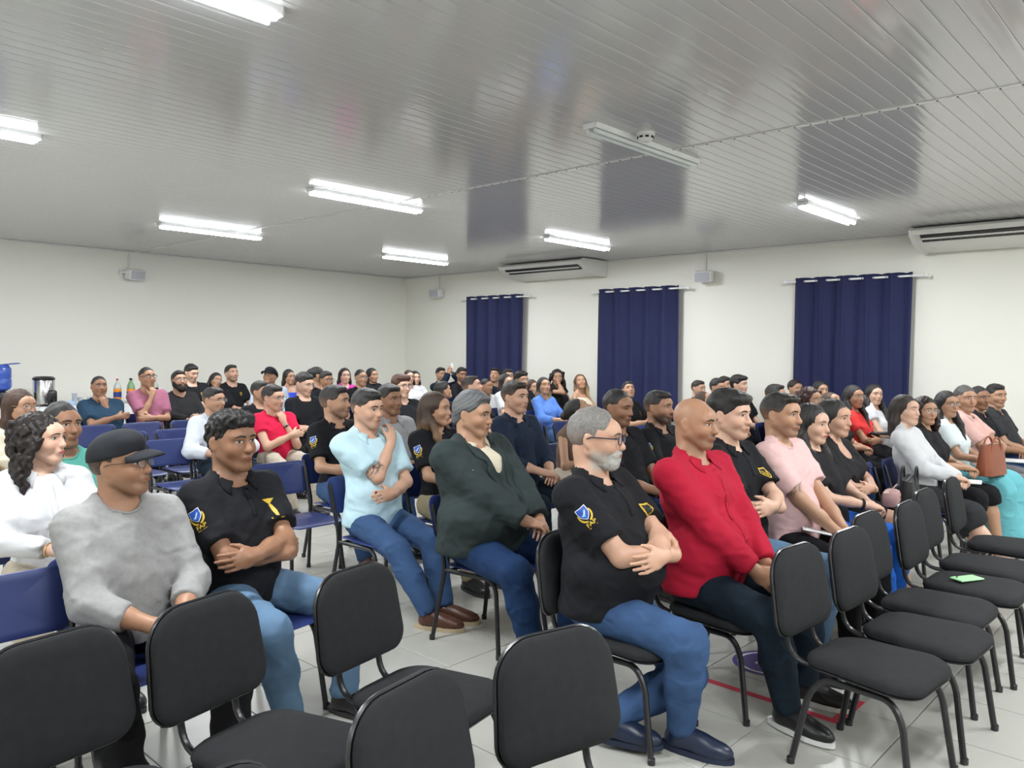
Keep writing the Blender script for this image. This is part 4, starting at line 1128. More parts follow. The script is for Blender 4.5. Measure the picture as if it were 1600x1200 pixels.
    # hair, beard, headwear
    hst = P.get('hair', 'short')
    if hst not in ('bald', 'none'):
        ho, curly = hair_ops(hst, rnd, P.get('recede', 0.))
        V2, Q2 = mesh_ops(xf(ho, M, hs), lv['head'] * (1.12 if not curly else 1.0))
        if len(Q2):
            ins = evaluate(hops + neck, V2[:, 0], V2[:, 1], V2[:, 2], False) < -.004 * hs
            Q2 = Q2[~ins[Q2].all(1)]; u2 = np.unique(Q2); re = np.full(len(V2), -1); re[u2] = np.arange(len(u2)); V2 = V2[u2]; Q2 = re[Q2]
        if len(Q2):
            L2 = ((V2 - hc) @ HR) / hs
            hcx = np.array(P['hairc']); cc = np.tile(hcx, (len(V2), 1))
            nz = .75 + .5 * np.abs(np.sin(L2[:, 0] * 310 + 5 * np.sin(L2[:, 2] * 60)) * np.sin(L2[:, 1] * 260)); 
            if hst == 'grey': cc = cc * np.random.RandomState(3).uniform(.7, 1.35, len(V2))[:, None]
            if hst == 'swept': cc = cc * (.72 + .6 * np.abs(np.sin(L2[:, 1] * 90 + L2[:, 2] * 130 + 2 * np.sin(L2[:, 0] * 60))))[:, None]
            if P.get('tips'): f = np.clip((-.06 - L2[:, 2]) / .12, 0, 1)[:, None]; cc = cc * (1 - f) + np.array(P['tips']) * f
            if hst in ('fade', 'crop', 'quiff', 'grey', 'short'):
                st_ = {'fade': .75, 'crop': .35, 'quiff': .65, 'grey': .3, 'short': .4}[hst]
                f = (np.clip((.045 - L2[:, 2]) / .055, 0, 1) * st_)[:, None]; cc = cc * (1 - f) + skin * .72 * f
            mobj('hair', mesh_np('hair', V2, Q2, [CURL if curly else HAIR], True, None, cc), root)
    if P.get('beard'):
        V2, Q2 = mesh_ops(xf(beard_ops(P['beard'], fem, fat * 1.6), M, hs), lv['head'])
        if len(Q2):
            cc = np.tile(np.array(P.get('beardc', (.02, .015, .012))), (len(V2), 1)); L2 = ((V2 - hc) @ HR) / hs
            if P['beard'] == 'full' and cc[0][0] > .2: cc = cc * (.75 + .35 * np.clip((-.05 - L2[:, 2]) / .05, 0, 1))[:, None]
            mobj('beard', mesh_np('beard', V2, Q2, [CURL], True, None, cc), root)
    if P.get('cap'):
        cm = cloth_mat('cap_%.3f' % P['cap'][0], P['cap'], .8, (300, .2))
        Vc, Qc = mesh_ops(xf([ELL((0, .016, .034), (.088, .108, .098), .0), ELL((0, -.032, .085), (.068, .066, .050), .03), CLIP((0, -.12, -1), -.034)], M, hs), lv['head'] * 1.1)
        cp_ = mobj('cap', mesh_np('cap', Vc, Qc, [cm]), root)
        Vb, Fb = [], []
        fl_ = P.get('capback', 1)
        for j in range(7):
            for i in range(17):
                a = (i / 16 - .5) * PI * .94; r = j / 6
                x = math.sin(a) * (.074 + .010 * r); y = -.060 - math.cos(a) * (.028 + .082 * r)
                z = .046 + .012 * r - .040 * r * r * .8 - .018 * (x / .08) ** 2 * (1 - .2 * r)
                Vb.append(HR @ (np.array([x, y * fl_, z]) * hs) + hc)
        for j in range(6):
            for i in range(16): Fb.append((j * 17 + i, j * 17 + i + 1, (j + 1) * 17 + i + 1, (j + 1) * 17 + i))
        br = mobj('brim', mesh_np('brim', Vb, Fb, [cm]), cp_); md = br.modifiers.new('thick', 'SOLIDIFY'); md.thickness = .004
        mobj('button', B().lathe([(.008, -.002), (.007, .004), (.003, .006)], tuple(HR @ (np.array([0, .016, .126]) * hs) + hc), 10).mesh('button', cm), cp_)
    if P.get('glasses'): glasses(root, M, hs, P['glasses'], 'specs_%.2f_%.2f' % (P['glasses'][0], P['glasses'][2]), lvl, P.get('gth', .0016))
    if P.get('watch'):
        S, E, wr, *_ = A[P['watch']]; u = nrm(wr - E); c0 = wr - u * .03
        bx_ = B(); r0 = .031 * af
        x = nrm(np.cross(u, [0, 0, 1.])); y = np.cross(u, x)
        bx_.tube([Vector(c0 + (x * math.cos(a) + y * math.sin(a)) * r0) for a in [2 * PI * k / 14 for k in range(14)]], .009, 6, closed=True)
        bx_.obj('wristwatch', M_TRIM, root)
    # embroidered marks
    if P.get('marks'):
        gb = BVHTree.FromPolygons([tuple(v) for v in SV], [tuple(q) for q in SQ])
        for mk in P['marks']: MARK[mk](root, so if jo is None else jo, gb, A, T, Lt, sh, wd, b)
    for fx in P.get('extra', ()): fx(root, M, hs, A, T, Lt, HIPZ, b, Lg)
    # chair
    ck = P.get('chair', 'blue')
    if ck:
        cxl, cyl = (0., -.095)
        place_chair(ck, rx + cb * cxl - sb_ * cyl, ry + sb_ * cxl + cb * cyl, byaw, ('blue plastic chair under ' if ck == 'blue' else 'black padded chair under ') + P['who'], BL if ck == 'blue' else BK)
    return root

# ---------------- embroidery laid on cloth
M_GOLD = mat('gold_thread', (.62, .42, .03), .55); M_CBLUE = mat('crest_blue', (.02, .08, .42), .55); M_CWHITE = mat('crest_white', (.80, .82, .84), .6); M_LBLUE = mat('crest_light_blue', (.12, .45, .75), .55)
def text_polys(txt, size):
    cu = bpy.data.curves.new('txt', 'FONT'); cu.body = txt; cu.size = size; cu.align_x = 'CENTER'; cu.align_y = 'CENTER'; cu.resolution_u = 3; cu.offset = size * .012
    o = bpy.data.objects.new('txt', cu); COL.objects.link(o)
    me = o.to_mesh(); V = [tuple(v.co) for v in me.vertices]; F = [tuple(p.vertices) for p in me.polygons]
    o.to_mesh_clear(); bpy.data.objects.remove(o); bpy.data.curves.remove(cu)
    return V, F
TXT = {}
def drop(shapes, origin, ex, ey, gb, parent, name):
    """shapes: list of (verts2d, faces, material, lift); projected on the cloth along ez"""
    ex, ey = Vector(nrm(ex)), Vector(nrm(ey)); ez = ex.cross(ey); o = Vector(origin)
    V, F, fm, mats = [], [], [], []
    for vs, fs, m, lift in shapes:
        if m not in mats: mats.append(m)
        base = len(V)
        for u, v, *_ in vs:
            p = o + ex * u + ey * v + ez * .12
            h = gb.ray_cast(p, -ez, .24)
            V.append(h[0] + ez * lift if h[0] is not None else o + ex * u + ey * v)
        for f in fs: F.append([base + i for i in f]); fm.append(mats.index(m))
    me = bpy.data.meshes.new(name); me.from_pydata([tuple(v) for v in V], [], F)
    for m in mats: me.materials.append(m)
    me.polygons.foreach_set('material_index', fm)
    return mobj(name, me, parent)
def grid_poly(fn, nu=8, nv=8):
    vs = [fn(i / nu, j / nv) for j in range(nv + 1) for i in range(nu + 1)]
    return vs, [(j * (nu + 1) + i, j * (nu + 1) + i + 1, (j + 1) * (nu + 1) + i + 1, (j + 1) * (nu + 1) + i) for j in range(nv) for i in range(nu)]
def shield(w, h):
    def f(u, v):
        t = 1 - v; hw = w * (1 - .95 * max(0, (t - .45) / .55) ** 1.8); return ((u - .5) * 2 * hw, (v - .5) * 2 * h + (.10 * h * abs(u - .5) * 2 if v > .98 else 0))
    return grid_poly(f)
def stroke(pts, w):
    vs, fs = [], []
    for i, (x, y) in enumerate(pts):
        a = pts[max(i - 1, 0)]; c = pts[min(i + 1, len(pts) - 1)]; dx, dy = c[0] - a[0], c[1] - a[1]; l = math.hypot(dx, dy) + 1e-9
        ww = w * (1 - .6 * abs(i / (len(pts) - 1) - .4)); vs += [(x - dy / l * ww, y + dx / l * ww), (x + dy / l * ww, y - dx / l * ww)]
    return vs, [(2 * i, 2 * i + 1, 2 * i + 3, 2 * i + 2) for i in range(len(pts) - 1)]
def crest(k=1.0):
    sh_ = [(*shield(.034 * k, .038 * k), M_CWHITE, .0022), (*shield(.030 * k, .034 * k), M_CBLUE, .0030), (*stroke([(-.018 * k, -.004 * k), (-.004 * k, -.014 * k), (.006 * k, .004 * k), (.018 * k, .018 * k)], .006 * k), M_LBLUE, .0036), (*stroke([(-.012 * k, -.010 * k), (.004 * k, .000 * k), (.014 * k, .012 * k)], .003 * k), M_CWHITE, .004)]
    for s in (-1, 1): sh_.append((*stroke([(s * .040 * k * math.cos(a), -.004 * k + .046 * k * math.sin(a)) for a in [math.radians(-80 + 11 * q) for q in range(10)]], .0055 * k), M_GOLD, .0022))
    if 'FAP' not in TXT: TXT['FAP'] = text_polys('FAP', .034)
    V, F = TXT['FAP']; sh_.append(([(x * k * 1.15, y * k - .068 * k) for x, y, _ in V], F, M_GOLD, .0025))
    sh_.append((*stroke([(-.03 * k, -.088 * k), (.03 * k, -.088 * k)], .0015 * k), M_GOLD, .0025))
    return sh_
def mark_sleeve(side):
    def f(root, so, gb, A, T, Lt, sh, wd, b):
        S, E, *_ = A[side]; u = nrm(E - S)
        out = nrm(np.array([side * .85, -.55, .1])); out = nrm(out - u * (out @ u))
        c = S + (E - S) * .30 + out * .05
        ey = -u; ex = np.cross(ey, out)
        drop(crest(.70), c, ex, ey, gb, so, 'sleeve_crest')
    return f
def mark_chest(kind):
    def f(root, so, gb, A, T, Lt, sh, wd, b):
        c = T(.088 * wd, -.12 - b * .5, Lt - (.105 if kind == 'torch' else .115)); ex = T(1, 0, 0) - T(0, 0, 0); ey = T(0, 0, 1) - T(0, 0, 0)
        if kind == 'emblem':
            s_ = [(*shield(.020, .026), M_GOLD, .002), (*shield(.014, .020), mat('crest_black', (.01, .01, .012), .7), .003), (*stroke([(-.010, .010), (0, -.012), (.010, .010)], .004), M_GOLD, .0037)]
        else:
            s_ = [(*grid_poly(lambda u, v: ((u - .5) * .058 * (v ** 1.2), .018 + v * .026), 6, 3), M_GOLD, .002), (*stroke([(0, .02), (.002, -.005), (0, -.026)], .008), M_GOLD, .0024), (*stroke([(-.022, -.036), (.022, -.036)], .0035), M_GOLD, .0024)]
        drop(s_, c, ex, ey, gb, so, 'chest_emblem')
    return f
MARK = {'R': mark_sleeve(-1), 'L': mark_sleeve(1), 'emblem': mark_chest('emblem'), 'torch': mark_chest('torch')}

# ------------------------------------------------------------------ the audience
S1, S1b, S2, S2b, S3, S4 = (.64, .40, .29), (.58, .34, .235), (.47, .265, .165), (.40, .21, .125), (.30, .150, .085), (.185, .088, .050)
BLK, DBR, BRN, GRY = (.014, .0125, .012), (.022, .013, .009), (.060, .030, .016), (.20, .20, .20)
def cm(key, col, **k): return cloth_mat('cloth_' + key, col, wrinkle=(7, .45), **k)
C_BLACK = cm('black', (.0085, .009, .012)); C_BLACK2 = cm('softblack', (.014, .014, .016)); C_NAVY = cm('navy', (.012, .022, .045)); C_NAVY2 = cm('petrol', (.015, .045, .085)); C_WHITE = cm('white', (.64, .65, .67)); C_WHITE2 = cm('whiteblue', (.62, .66, .72))
C_LBLUE = cm('lightblue', (.50, .70, .78)); C_GREY = cm('heather', (.31, .31, .31), noise=(60, .16)); C_GREY2 = cm('greyshirt', (.32, .32, .33)); C_RED = cm('crimson', (.42, .010, .035)); C_RED2 = cm('redtee', (.62, .012, .06)); C_PINK = cm('pink', (.72, .48, .47)); C_MAUVE = cm('mauve', (.36, .13, .20))
C_TEAL = cm('teal', (.10, .36, .30)); C_CREAM = cm('cream', (.70, .64, .50)); C_SUIT = cm('suit', (.030, .043, .043)); C_TAUPE = cm('taupe', (.16, .11, .08)); C_BLAZER = cm('blueblazer', (.10, .22, .62)); C_MAG = cm('magenta', (.62, .05, .38)); C_ORED = cm('orangered', (.72, .045, .045)); C_CHECK = cm('check', (.42, .50, .62), noise=(80, .25)); C_ROYAL = cm('royal', (.03, .07, .55)); C_CHAR = cm('charcoal', (.035, .036, .040)); C_WTEAL = cm('whiteteal', (.70, .78, .80)); C_PINK2 = cm('pinkpolo', (.70, .44, .40))

def held_phone(label, key, col, up=False):
    def f(root, M, hs, A, T, Lt, HZ, b, Lg):
        p = (A[-1][2] + A[1][2]) / 2 + (np.array([0, -.03, .10]) if up else np.array([0, -.10, .04]))
        c, s = math.cos(root.rotation_euler[2]), math.sin(root.rotation_euler[2])
        x, y = root.location[0] + c * p[0] - s * p[1], root.location[1] + s * p[0] + c * p[1]
        phone(x, y, p[2] - (.0 if not up else .0), root.rotation_euler[2] + (PI / 2 if up else 0), col, label, key, PI / 2 if up else .5)
    return f
def lap_thing(name, label, cat, size, mats_, dy=-.28, dx=0., dz=.115, rz=.2):
    def f(root, M, hs, A, T, Lt, HZ, b, Lg):
        p = np.array([dx, dy, HZ + dz]); c, s = math.cos(root.rotation_euler[2]), math.sin(root.rotation_euler[2])
        t = thing(name, label, cat, (root.location[0] + c * p[0] - s * p[1], root.location[1] + s * p[0] + c * p[1], p[2]), root.rotation_euler[2] + rz)
        B().box((0, 0, 0), size, bev=min(size) * .3).obj('cover', mats_, t)
        if cat == 'bag':
            B().tube([(-size[0] * .4, 0, size[2] * .5), (0, -.03, size[2] * .9), (size[0] * .4, 0, size[2] * .5)], .004, 6).obj('strap', mats_, t)
            B().box((0, -size[1] * .5, size[2] * .1), (.02, .006, .014)).obj('clasp', M_STEEL, t)
        else: B().box((0, 0, size[2] * .2), (size[0] * .97, size[1] * 1.01, size[2] * .35)).obj('pages', M_WHITE, t)
    return f
def pocket_phone(root, M, hs, A, T, Lt, HZ, b, Lg):
    x, y = root.location[0], root.location[1]
    phone(x - .115, y - .20, HZ + .085, .5, (.82, .82, .83), 'white phone on the thigh of the man in the pale pink T-shirt', 'white_case', .15)
def ring(root, M, hs, A, T, Lt, HZ, b, Lg):
    S, E, wr, d, n, cu = A[-1]; hd = nrm(nrm(wr - E) * .35 + nrm(d) * .8); nn = nrm(np.array(n) - hd * (np.array(n) @ hd)); t = np.cross(hd, nn)
    c = wr + hd * .108 + t * -.011
    x, y = t, nn
    B().tube([Vector(c + (x * math.cos(a) + y * math.sin(a)) * .0108) for a in [2 * PI * k / 12 for k in range(12)]], .0016, 5, closed=True).obj('finger_ring', mat('gold', (.8, .6, .25), .25, metal=1), root)
def earring(root, M, hs, A, T, Lt, HZ, b, Lg):
    for s in (-1, 1):
        p = M[0] @ (np.array([s * .083, .006, -.034]) * hs) + M[1]
        B().lathe([(.002, -.004), (.005, 0), (.002, .004)], tuple(p), 8).obj('earring', mat('pearl', (.85, .83, .78), .2), root)
def bracelet(side, col=(.75, .55, .2)):
    def f(root, M, hs, A, T, Lt, HZ, b, Lg):
        S, E, wr, *_ = A[side]; u = nrm(wr - E); x = nrm(np.cross(u, [0, 0, 1.])); y = np.cross(u, x)
        B().tube([Vector(wr - u * .02 + (x * math.cos(a) + y * math.sin(a)) * .031) for a in [2 * PI * k / 14 for k in range(14)]], .003, 5, closed=True).obj('bracelet', mat('bracelet_%.2f' % col[0], col, .3, metal=.8), root)
    return f
def buttons(n_, colr, key):
    def f(root, M, hs, A, T, Lt, HZ, b, Lg):
        so = [c for c in root.children if c.name.split('.')[0] in ('shirt', 'jacket')]
        so = [c for c in so if c.name.startswith('jacket')] or so
        o = so[0]; bv = BVHTree.FromPolygons([tuple(v.co) for v in o.data.vertices], [tuple(p.vertices) for p in o.data.polygons])
        for k in range(n_):
            p = T(.004, -.5, Lt - .11 - k * .085) if n_ > 1 else T(.015, -.6, .21)
            h = bv.ray_cast(Vector(p), Vector((0, 1, 0)), 1.)
            if h[0] is not None: B().box(h[0] + Vector((0, -.001, 0)), (.012, .005, .012), bev=.002).obj('button', mat(key, colr, .35), o)
    return f
SH_BRN = ((.085, .032, .018), (.50, .40, .26)); SH_WS = ((.010, .010, .012), (.75, .75, .74)); SH_NAVY = ((.010, .018, .045), (.010, .018, .045)); SH_BLK = ((.010, .010, .011), (.02, .02, .02))

PEOPLE = [
 # ---- front row
 dict(lvl=0, pos=(2.69, 2.00, 1.328), hh=.258, yaw=22, byaw=6, pitch=2, skin=S1b, hair='grey', recede=.028, hairc=(.20, .19, .18), brow=(.06, .05, .045), beard='grey', beardc=(.40, .39, .37), stubble=.8, glasses=(.02, .018, .05), gth=.0024, shirtm=C_BLACK, fat=.085, w=1.08, pose='cross', arm=1.05, pants='jeans', chair='black', shoe=SH_NAVY, legR=(-.03, -.36, .085), legL=(-.17, -.12, .105), kneeL=(1.5, -.8, .8), kneeR=(-.25, -.6, 1), toeR=.1, toeL=.3, marks=['R', 'emblem'], extra=[ring],
      label='grey bearded man in glasses and black polo with arms crossed, front row', who='the grey bearded man with crossed arms'),
 dict(lvl=0, pos=(3.28, 1.87, 1.351), hh=.242, yaw=2, byaw=0, pitch=4, skin=S2b, hair='bald', hairc=BLK, stubble=.35, moust=2.2, shirtm=C_RED, sleeve=1.92, neck='shirt', fat=.06, w=1.24, pose='between', pants='navy', chair='black', shoe=SH_WS, legR=(-.12, -.46, .09), legL=(.20, -.40, .085), extra=[buttons(4, (.25, .01, .02), 'red_button')],
      label='bald man in a crimson long sleeved shirt with hands between his knees', who='the bald man in the crimson shirt'),
 dict(lvl=0, pos=(3.83, 1.98, 1.369), hh=.257, yaw=-1, pitch=2, skin=S1, hair='thick', hairc=BLK, stubble=.16, shirtm=C_BLACK, pose='cross', pants='lightjeans', chair='black', shoe=SH_WS, marks=['R', 'emblem'], fat=.01,
      label='young man with thick black hair and crossed arms between crimson and pink shirts', who='the young man with thick black hair'),
 dict(lvl=0, pos=(4.35, 1.93, 1.346), hh=.255, yaw=-4, pitch=2, skin=S2, hair='fade', hairc=(.013, .010, .009), stubble=.4, shirtm=C_PINK, neck='crew', pose='between', pants='black', chair='black', fat=.025, w=1.06, tattoo=[(-1, .55, .92, .75)], extra=[pocket_phone],
      label='man in a pale pink T-shirt with a tattooed arm, front row', who='the man in the pale pink T-shirt'),
 dict(lvl=0, fem=1, pos=(4.91, 1.98, 1.255), hh=.250, yaw=-8, pitch=4, skin=S1, hair='longest', hairc=BLK, lips=(.55, .05, .07), shirtm=C_BLACK2, sleeve=.75, neck='crew', pose='lap', pants='brightblue', chair='black', watch=-1, lean=10,
      label='woman with long black hair, red lips and bright blue jeans', who='the woman in bright blue jeans'),
 dict(lvl=0, fem=1, pos=(5.42, 2.03, 1.262), hh=.255, yaw=-11, pitch=2, skin=S1b, hair='bob', hairc=BLK, shirtm=C_BLACK2, sleeve=.8, neck='scoop', pose='cross', pants='black', skirt='short', barelegs=1, sandal=(.55, .42, .28), chair='black', extra=[earring, bracelet(-1), lap_thing('clutch_bag', 'small dusty pink bag on the lap of the woman in the low cut dress', 'bag', (.20, .10, .10), mat('dusty_pink', (.45, .27, .25), .5), -.34, -.06, .13)],
      label='woman with a black bob in a low cut black puff sleeve dress', who='the woman in the low cut black dress'),
 dict(lvl=0, fem=1, pos=(6.51, 1.90, 1.262), hh=.235, yaw=-19, pitch=-2, skin=S1, hair='long', hairc=DBR, shirtm=C_WHITE, sleeve=1.95, neck='turtle', pose='lap', pants='darkdots', skirt='knee', barelegs=1, sandal=(.72, .66, .52), legR=(-.02, -.50, .085), legL=(-.22, -.66, .16), eye=.35, lean=10,
      extra=[lap_thing('notebook', 'open notebook on the lap of the woman in the white turtleneck', 'notebook', (.16, .22, .012), M_WHITE, -.30, .08)], label='woman with long dark hair in a white turtleneck and dotted skirt', who='the woman in the white turtleneck'),
 dict(lvl=1, fem=1, pos=(7.13, 1.93, 1.224), hh=.232, yaw=-40, skin=S2, hair='curlyshoulder', hairc=DBR, glasses=(.35, .28, .2), gth=.0012, shirtm=C_BLACK2, sleeve=.7, neck='crew', pose='lap', pants='black', skirt='knee', barelegs=1,
      label='woman with curly brown hair and round glasses in black beside the white turtleneck', who='the curly haired woman in black and glasses'),
 dict(lvl=1, fem=1, pos=(7.74, 1.92, 1.255), hh=.232, yaw=-36, skin=S2, hair='frontlong', hairc=BLK, glasses=(.05, .03, .03), shirtm=C_WTEAL, sleeve=.7, neck='v', pose='lap', pants='teal', skirt='long', 
      label='woman with long black hair and glasses in white top and turquoise skirt', who='the woman in the turquoise skirt'),
 dict(lvl=1, pos=(8.26, 1.90, 1.294), hh=.250, yaw=-42, skin=S2, hair='grey', hairc=(.09, .085, .08), brow=(.05, .04, .04), stubble=.12, shirtm=C_PINK2, pose='cross', pants='grey', fat=.03, lean=9, extra=[lap_thing('notebook', 'white notebook on the lap of the man in the pink polo', 'notebook', (.20, .26, .014), M_WHITE, -.33, -.02)],
      label='grey haired man in a salmon pink polo with crossed arms', who='the man in the salmon pink polo'),
 dict(lvl=1, pos=(8.80, 1.90, 1.275), hh=.240, yaw=-38, skin=S3, hair='crop', hairc=BLK, stubble=.2, shirtm=C_BLACK, pose='lap', pants='darkjeans', label='dark skinned man with shaved hair between pink and charcoal polos', who='the man with shaved hair near the right edge'),
 dict(lvl=1, pos=(9.35, 1.87, 1.282), hh=.245, yaw=-39, skin=S2, hair='short', hairc=BLK, stubble=.15, shirtm=C_CHAR, pose='thigh', pants='darkjeans', fat=.045, w=1.1, label='heavy man in a charcoal polo, rightmost of the audience', who='the heavy man in the charcoal polo'),
 # ---- second row
 dict(lvl=0, pos=(1.18, 3.10, 1.237), hh=.240, yaw=39, byaw=4, pitch=-6, skin=S2b, hair='crop', hairc=BLK, cap=(.020, .022, .027), glasses=(.03, .03, .03), gth=.0012, stubble=.35, shirtm=C_GREY, sleeve=1.55, neck='crew', loose=.012, pose='between', pants='black', legR=(-.22, -.46, .085), legL=(.14, -.42, .085), w=1.02, 
      label='young man in a black cap and grey sweatshirt with thin glasses', who='the young man in the black cap'),
 dict(lvl=0, pos=(1.68, 3.20, 1.292), hh=.262, yaw=10, byaw=10, skin=S3, hair='curlytop', hairc=(.010, .009, .009), stubble=.12, moust=3, shirtm=C_BLACK, pose='cross', pants='lightjeans', legR=(-.10, -.42, .085), legL=(.22, -.40, .085), marks=['R', 'torch'], fat=.015, w=1.06, 
      label='young man with curly top hair, black polo and crossed arms behind empty chairs', who='the young man with curly top hair'),
 dict(lvl=0, pos=(3.04, 3.10, 1.338), hh=.245, yaw=16, byaw=4, pitch=6, skin=S2, hair='swept', recede=.012, hairc=(.11, .115, .12), brow=(.02, .017, .015), stubble=.14, shirtm=C_CREAM, neck='shirt', jacket=C_SUIT, sleeve=.6, fat=.115, w=1.16, pose='lap', pants='darkjeans', shoe=SH_BLK, legR=(-.17, -.50, .085), legL=(.25, -.42, .085), legw=1.05, extra=[buttons(1, (.02, .02, .02), 'suit_button')],
      label='heavy grey haired man in a dark green grey suit jacket and cream shirt', who='the heavy man in the suit jacket'),
 dict(lvl=0, pos=(4.41, 3.10, 1.315), hh=.248, yaw=0, pitch=6, skin=S3, hair='crop', hairc=BLK, stubble=.3, moust=1.8, eye=.25, shirtm=C_BLACK, pose='lap', pants='darkjeans', w=1.08, fat=.02, label='man with closed eyes and necklace in a black polo behind the grey bearded man', who='the man with closed eyes'),
 dict(lvl=0, pos=(4.92, 3.10, 1.292), hh=.245, yaw=2, skin=S2b, hair='fade', hairc=BLK, stubble=.85, moust=1.0, shirtm=C_BLACK, pose='lap', pants='black', marks=['R'], w=1.05, label='bearded man with faded hair in a black polo behind the bald man', who='the bearded man with faded hair'),
 dict(lvl=1, fem=1, pos=(7.28, 2.95, 1.261), hh=.240, yaw=-18, skin=S2, hair='curlyshoulder', hairc=(.045, .018, .016), glasses=(.5, .42, .3), gth=.0011, shirtm=C_BLACK2, pose='lap', pants='jeans', label='woman with reddish curly hair and thin glasses behind the black bob', who='the woman with reddish curly hair'),
 dict(lvl=1, fem=1, pos=(7.92, 3.00, 1.198), hh=.225, yaw=-19, pitch=-25, skin=S2, hair='long', hairc=BRN, shirtm=C_BLACK2, pose='lap', pants='black', label='woman with brown hair looking down behind the reddish curly hair', who='the brown haired woman looking down'),
 dict(lvl=1, fem=1, pos=(8.39, 2.95, 1.252), hh=.235, yaw=-26, skin=S2b, hair='frontlong', hairc=BLK, glasses=(.45, .38, .3), gth=.0011, shirtm=C_ORED, sleeve=.55, neck='crew', pose='cross', pants='black', extra=[lap_thing('folder', 'black folder held by the woman in the orange red top', 'folder', (.20, .26, .02), M_TRIM, -.26, -.02, .26)], label='woman in glasses and an orange red top with crossed arms', who='the woman in the orange red top'),
 dict(lvl=1, fem=1, pos=(9.15, 3.00, 1.247), hh=.230, yaw=-42, skin=S1, hair='frontlong', hairc=BLK, shirtm=C_WHITE, sleeve=.3, neck='crew', pose='lap', pants='black', label='pale woman with long black hair in a white top before the widest curtain', who='the woman in white before the curtain'),
 # ---- third row
 dict(lvl=0, fem=1, pos=(1.21, 4.10, 1.252), hh=.240, yaw=39, skin=S1, hair='curlylong', hairc=(.016, .011, .010), lips=(.50, .10, .11), shirtm=C_WHITE, sleeve=1.85, neck='shirt', pose='lap', pants='beige', extra=[bracelet(-1, (.7, .5, .25))], label='woman with long black curls in a white blouse at the left', who='the woman with long black curls'),
 dict(lvl=0, pos=(3.00, 4.00, 1.318), hh=.245, yaw=8, pitch=4, skin=S1b, hair='quiff', hairc=BLK, stubble=.2, shirtm=C_LBLUE, neck='shirt', pose='chinL', loose=.010, pants='jeans', shoe=SH_BRN, legR=(-.08, -.62, .085), legL=(.06, -.60, .085), toeR=.5, toeL=.5, w=1.05, fat=.02, tattoo=[(-1, .5, 1.0, .85)],
      label='man in a light blue shirt with a tattooed arm and hand at his chin', who='the man in the light blue shirt',
      armR=lambda T, hc, Lt: (hc + np.array([.085, -.125, -.215]), (-.6, -.5, -1.0), (.25, .25, 1), (-.1, 1, .1), .8), armL=lambda T, hc, Lt: (T(-.03, -.26, .16), (1, .3, -.4), (-1, .05, .05), (0, 1, -.2), .3)),
 dict(lvl=0, fem=1, pos=(3.66, 4.10, 1.278), hh=.240, yaw=23, skin=S2, hair='longest', hairc=(.050, .027, .016), tips=(.20, .11, .05), shirtm=C_BLACK, pose='lap', pants='khaki', marks=['R'], w=.95, label='woman with long brown hair in a black polo and khaki trousers', who='the woman in khaki trousers'),
 dict(lvl=0, pos=(4.47, 4.10, 1.337), hh=.251, yaw=3, skin=S1b, hair='quiff', hairc=DBR, stubble=.15, shirtm=C_NAVY, sleeve=1.5, neck='shirt', pose='lap', pants='navy', label='young man with swept dark hair in a navy long sleeved shirt', who='the young man in the navy shirt'),
 dict(lvl=1, fem=1, pos=(5.26, 4.10, 1.185), hh=.235, yaw=38, pitch=-40, skin=S2, hair='bun', hairc=BLK, shirtm=C_TAUPE, sleeve=0, neck='crew', pose='lap', pants='beige', lean=-8, label='woman with a black bun in a sleeveless taupe top bending down', who='the woman with the black bun', extra=[]),
 dict(lvl=1, pos=(8.74, 3.95, 1.222), hh=.250, yaw=20, skin=S2b, hair='fade', hairc=BLK, shirtm=C_NAVY, pose='lap', pants='black', marks=['R'], label='man in a navy polo seen behind the pink T-shirt man', who='the man in navy behind the pink T-shirt'),
 dict(lvl=1, fem=1, pos=(9.81, 4.18, 1.246), hh=.232, yaw=-27, skin=S2, hair='back', hairc=DBR, shirtm=C_BLACK2, pose='lap', pants='black', label='woman with hair pulled back at the left edge of the widest curtain', who='the woman with pulled back hair'),
 dict(lvl=1, fem=1, pos=(9.42, 3.70, 1.254), hh=.225, yaw=-39, skin=S2, hair='long', hairc=BLK, shirtm=C_BLACK2, pose='lap', pants='black', label='woman with straight black hair in front of the widest curtain', who='the woman in black before the widest curtain'),
 # ---- fourth and fifth rows
 dict(lvl=0, pos=(1.49, 4.70, 1.265), hh=.254, yaw=12, skin=S3, hair='crop', hairc=BLK, stubble=.25, shirtm=C_TEAL, neck='crew', pose='lap', pants='jeans', label='young man in a teal T-shirt behind the woman with curls', who='the young man in the teal T-shirt'),
 dict(lvl=0, pos=(3.49, 5.05, 1.291), hh=.253, yaw=30, pitch=-2, skin=S2, hair='quiff', hairc=BLK, stubble=.45, moust=1.6, shirtm=C_BLACK, pose='lap', pants='jeans', marks=['R'], shoe=((.12, .055, .03), (.7, .7, .68)), label='young man with swept black hair and goatee in a black polo', who='the young man with the goatee'),
 dict(lvl=1, pos=(4.05, 5.10, 1.287), hh=.256, yaw=2, skin=S3, hair='short', hairc=BLK, stubble=.2, shirtm=C_GREY2, neck='shirt', sleeve=1.8, pose='lap', pants='jeans', label='man in a grey shirt behind the light blue shirt', who='the man in the grey shirt'),
 dict(lvl=1, pos=(9.12, 4.60, 1.301), hh=.240, yaw=-3, skin=S1, hair='thick', hairc=BLK, shirtm=C_BLACK, pose='lap', pants='black', label='young man with thick fringe, rightmost of the four heads against the wall', who='the young man with the thick fringe'),
 dict(lvl=1, pos=(8.58, 4.60, 1.271), hh=.225, yaw=-12, skin=S2, hair='short', hairc=BLK, shirtm=C_BLACK, pose='lap', pants='black', label='man with short black hair, second of the four heads against the wall', who='the second of four men by the wall'),
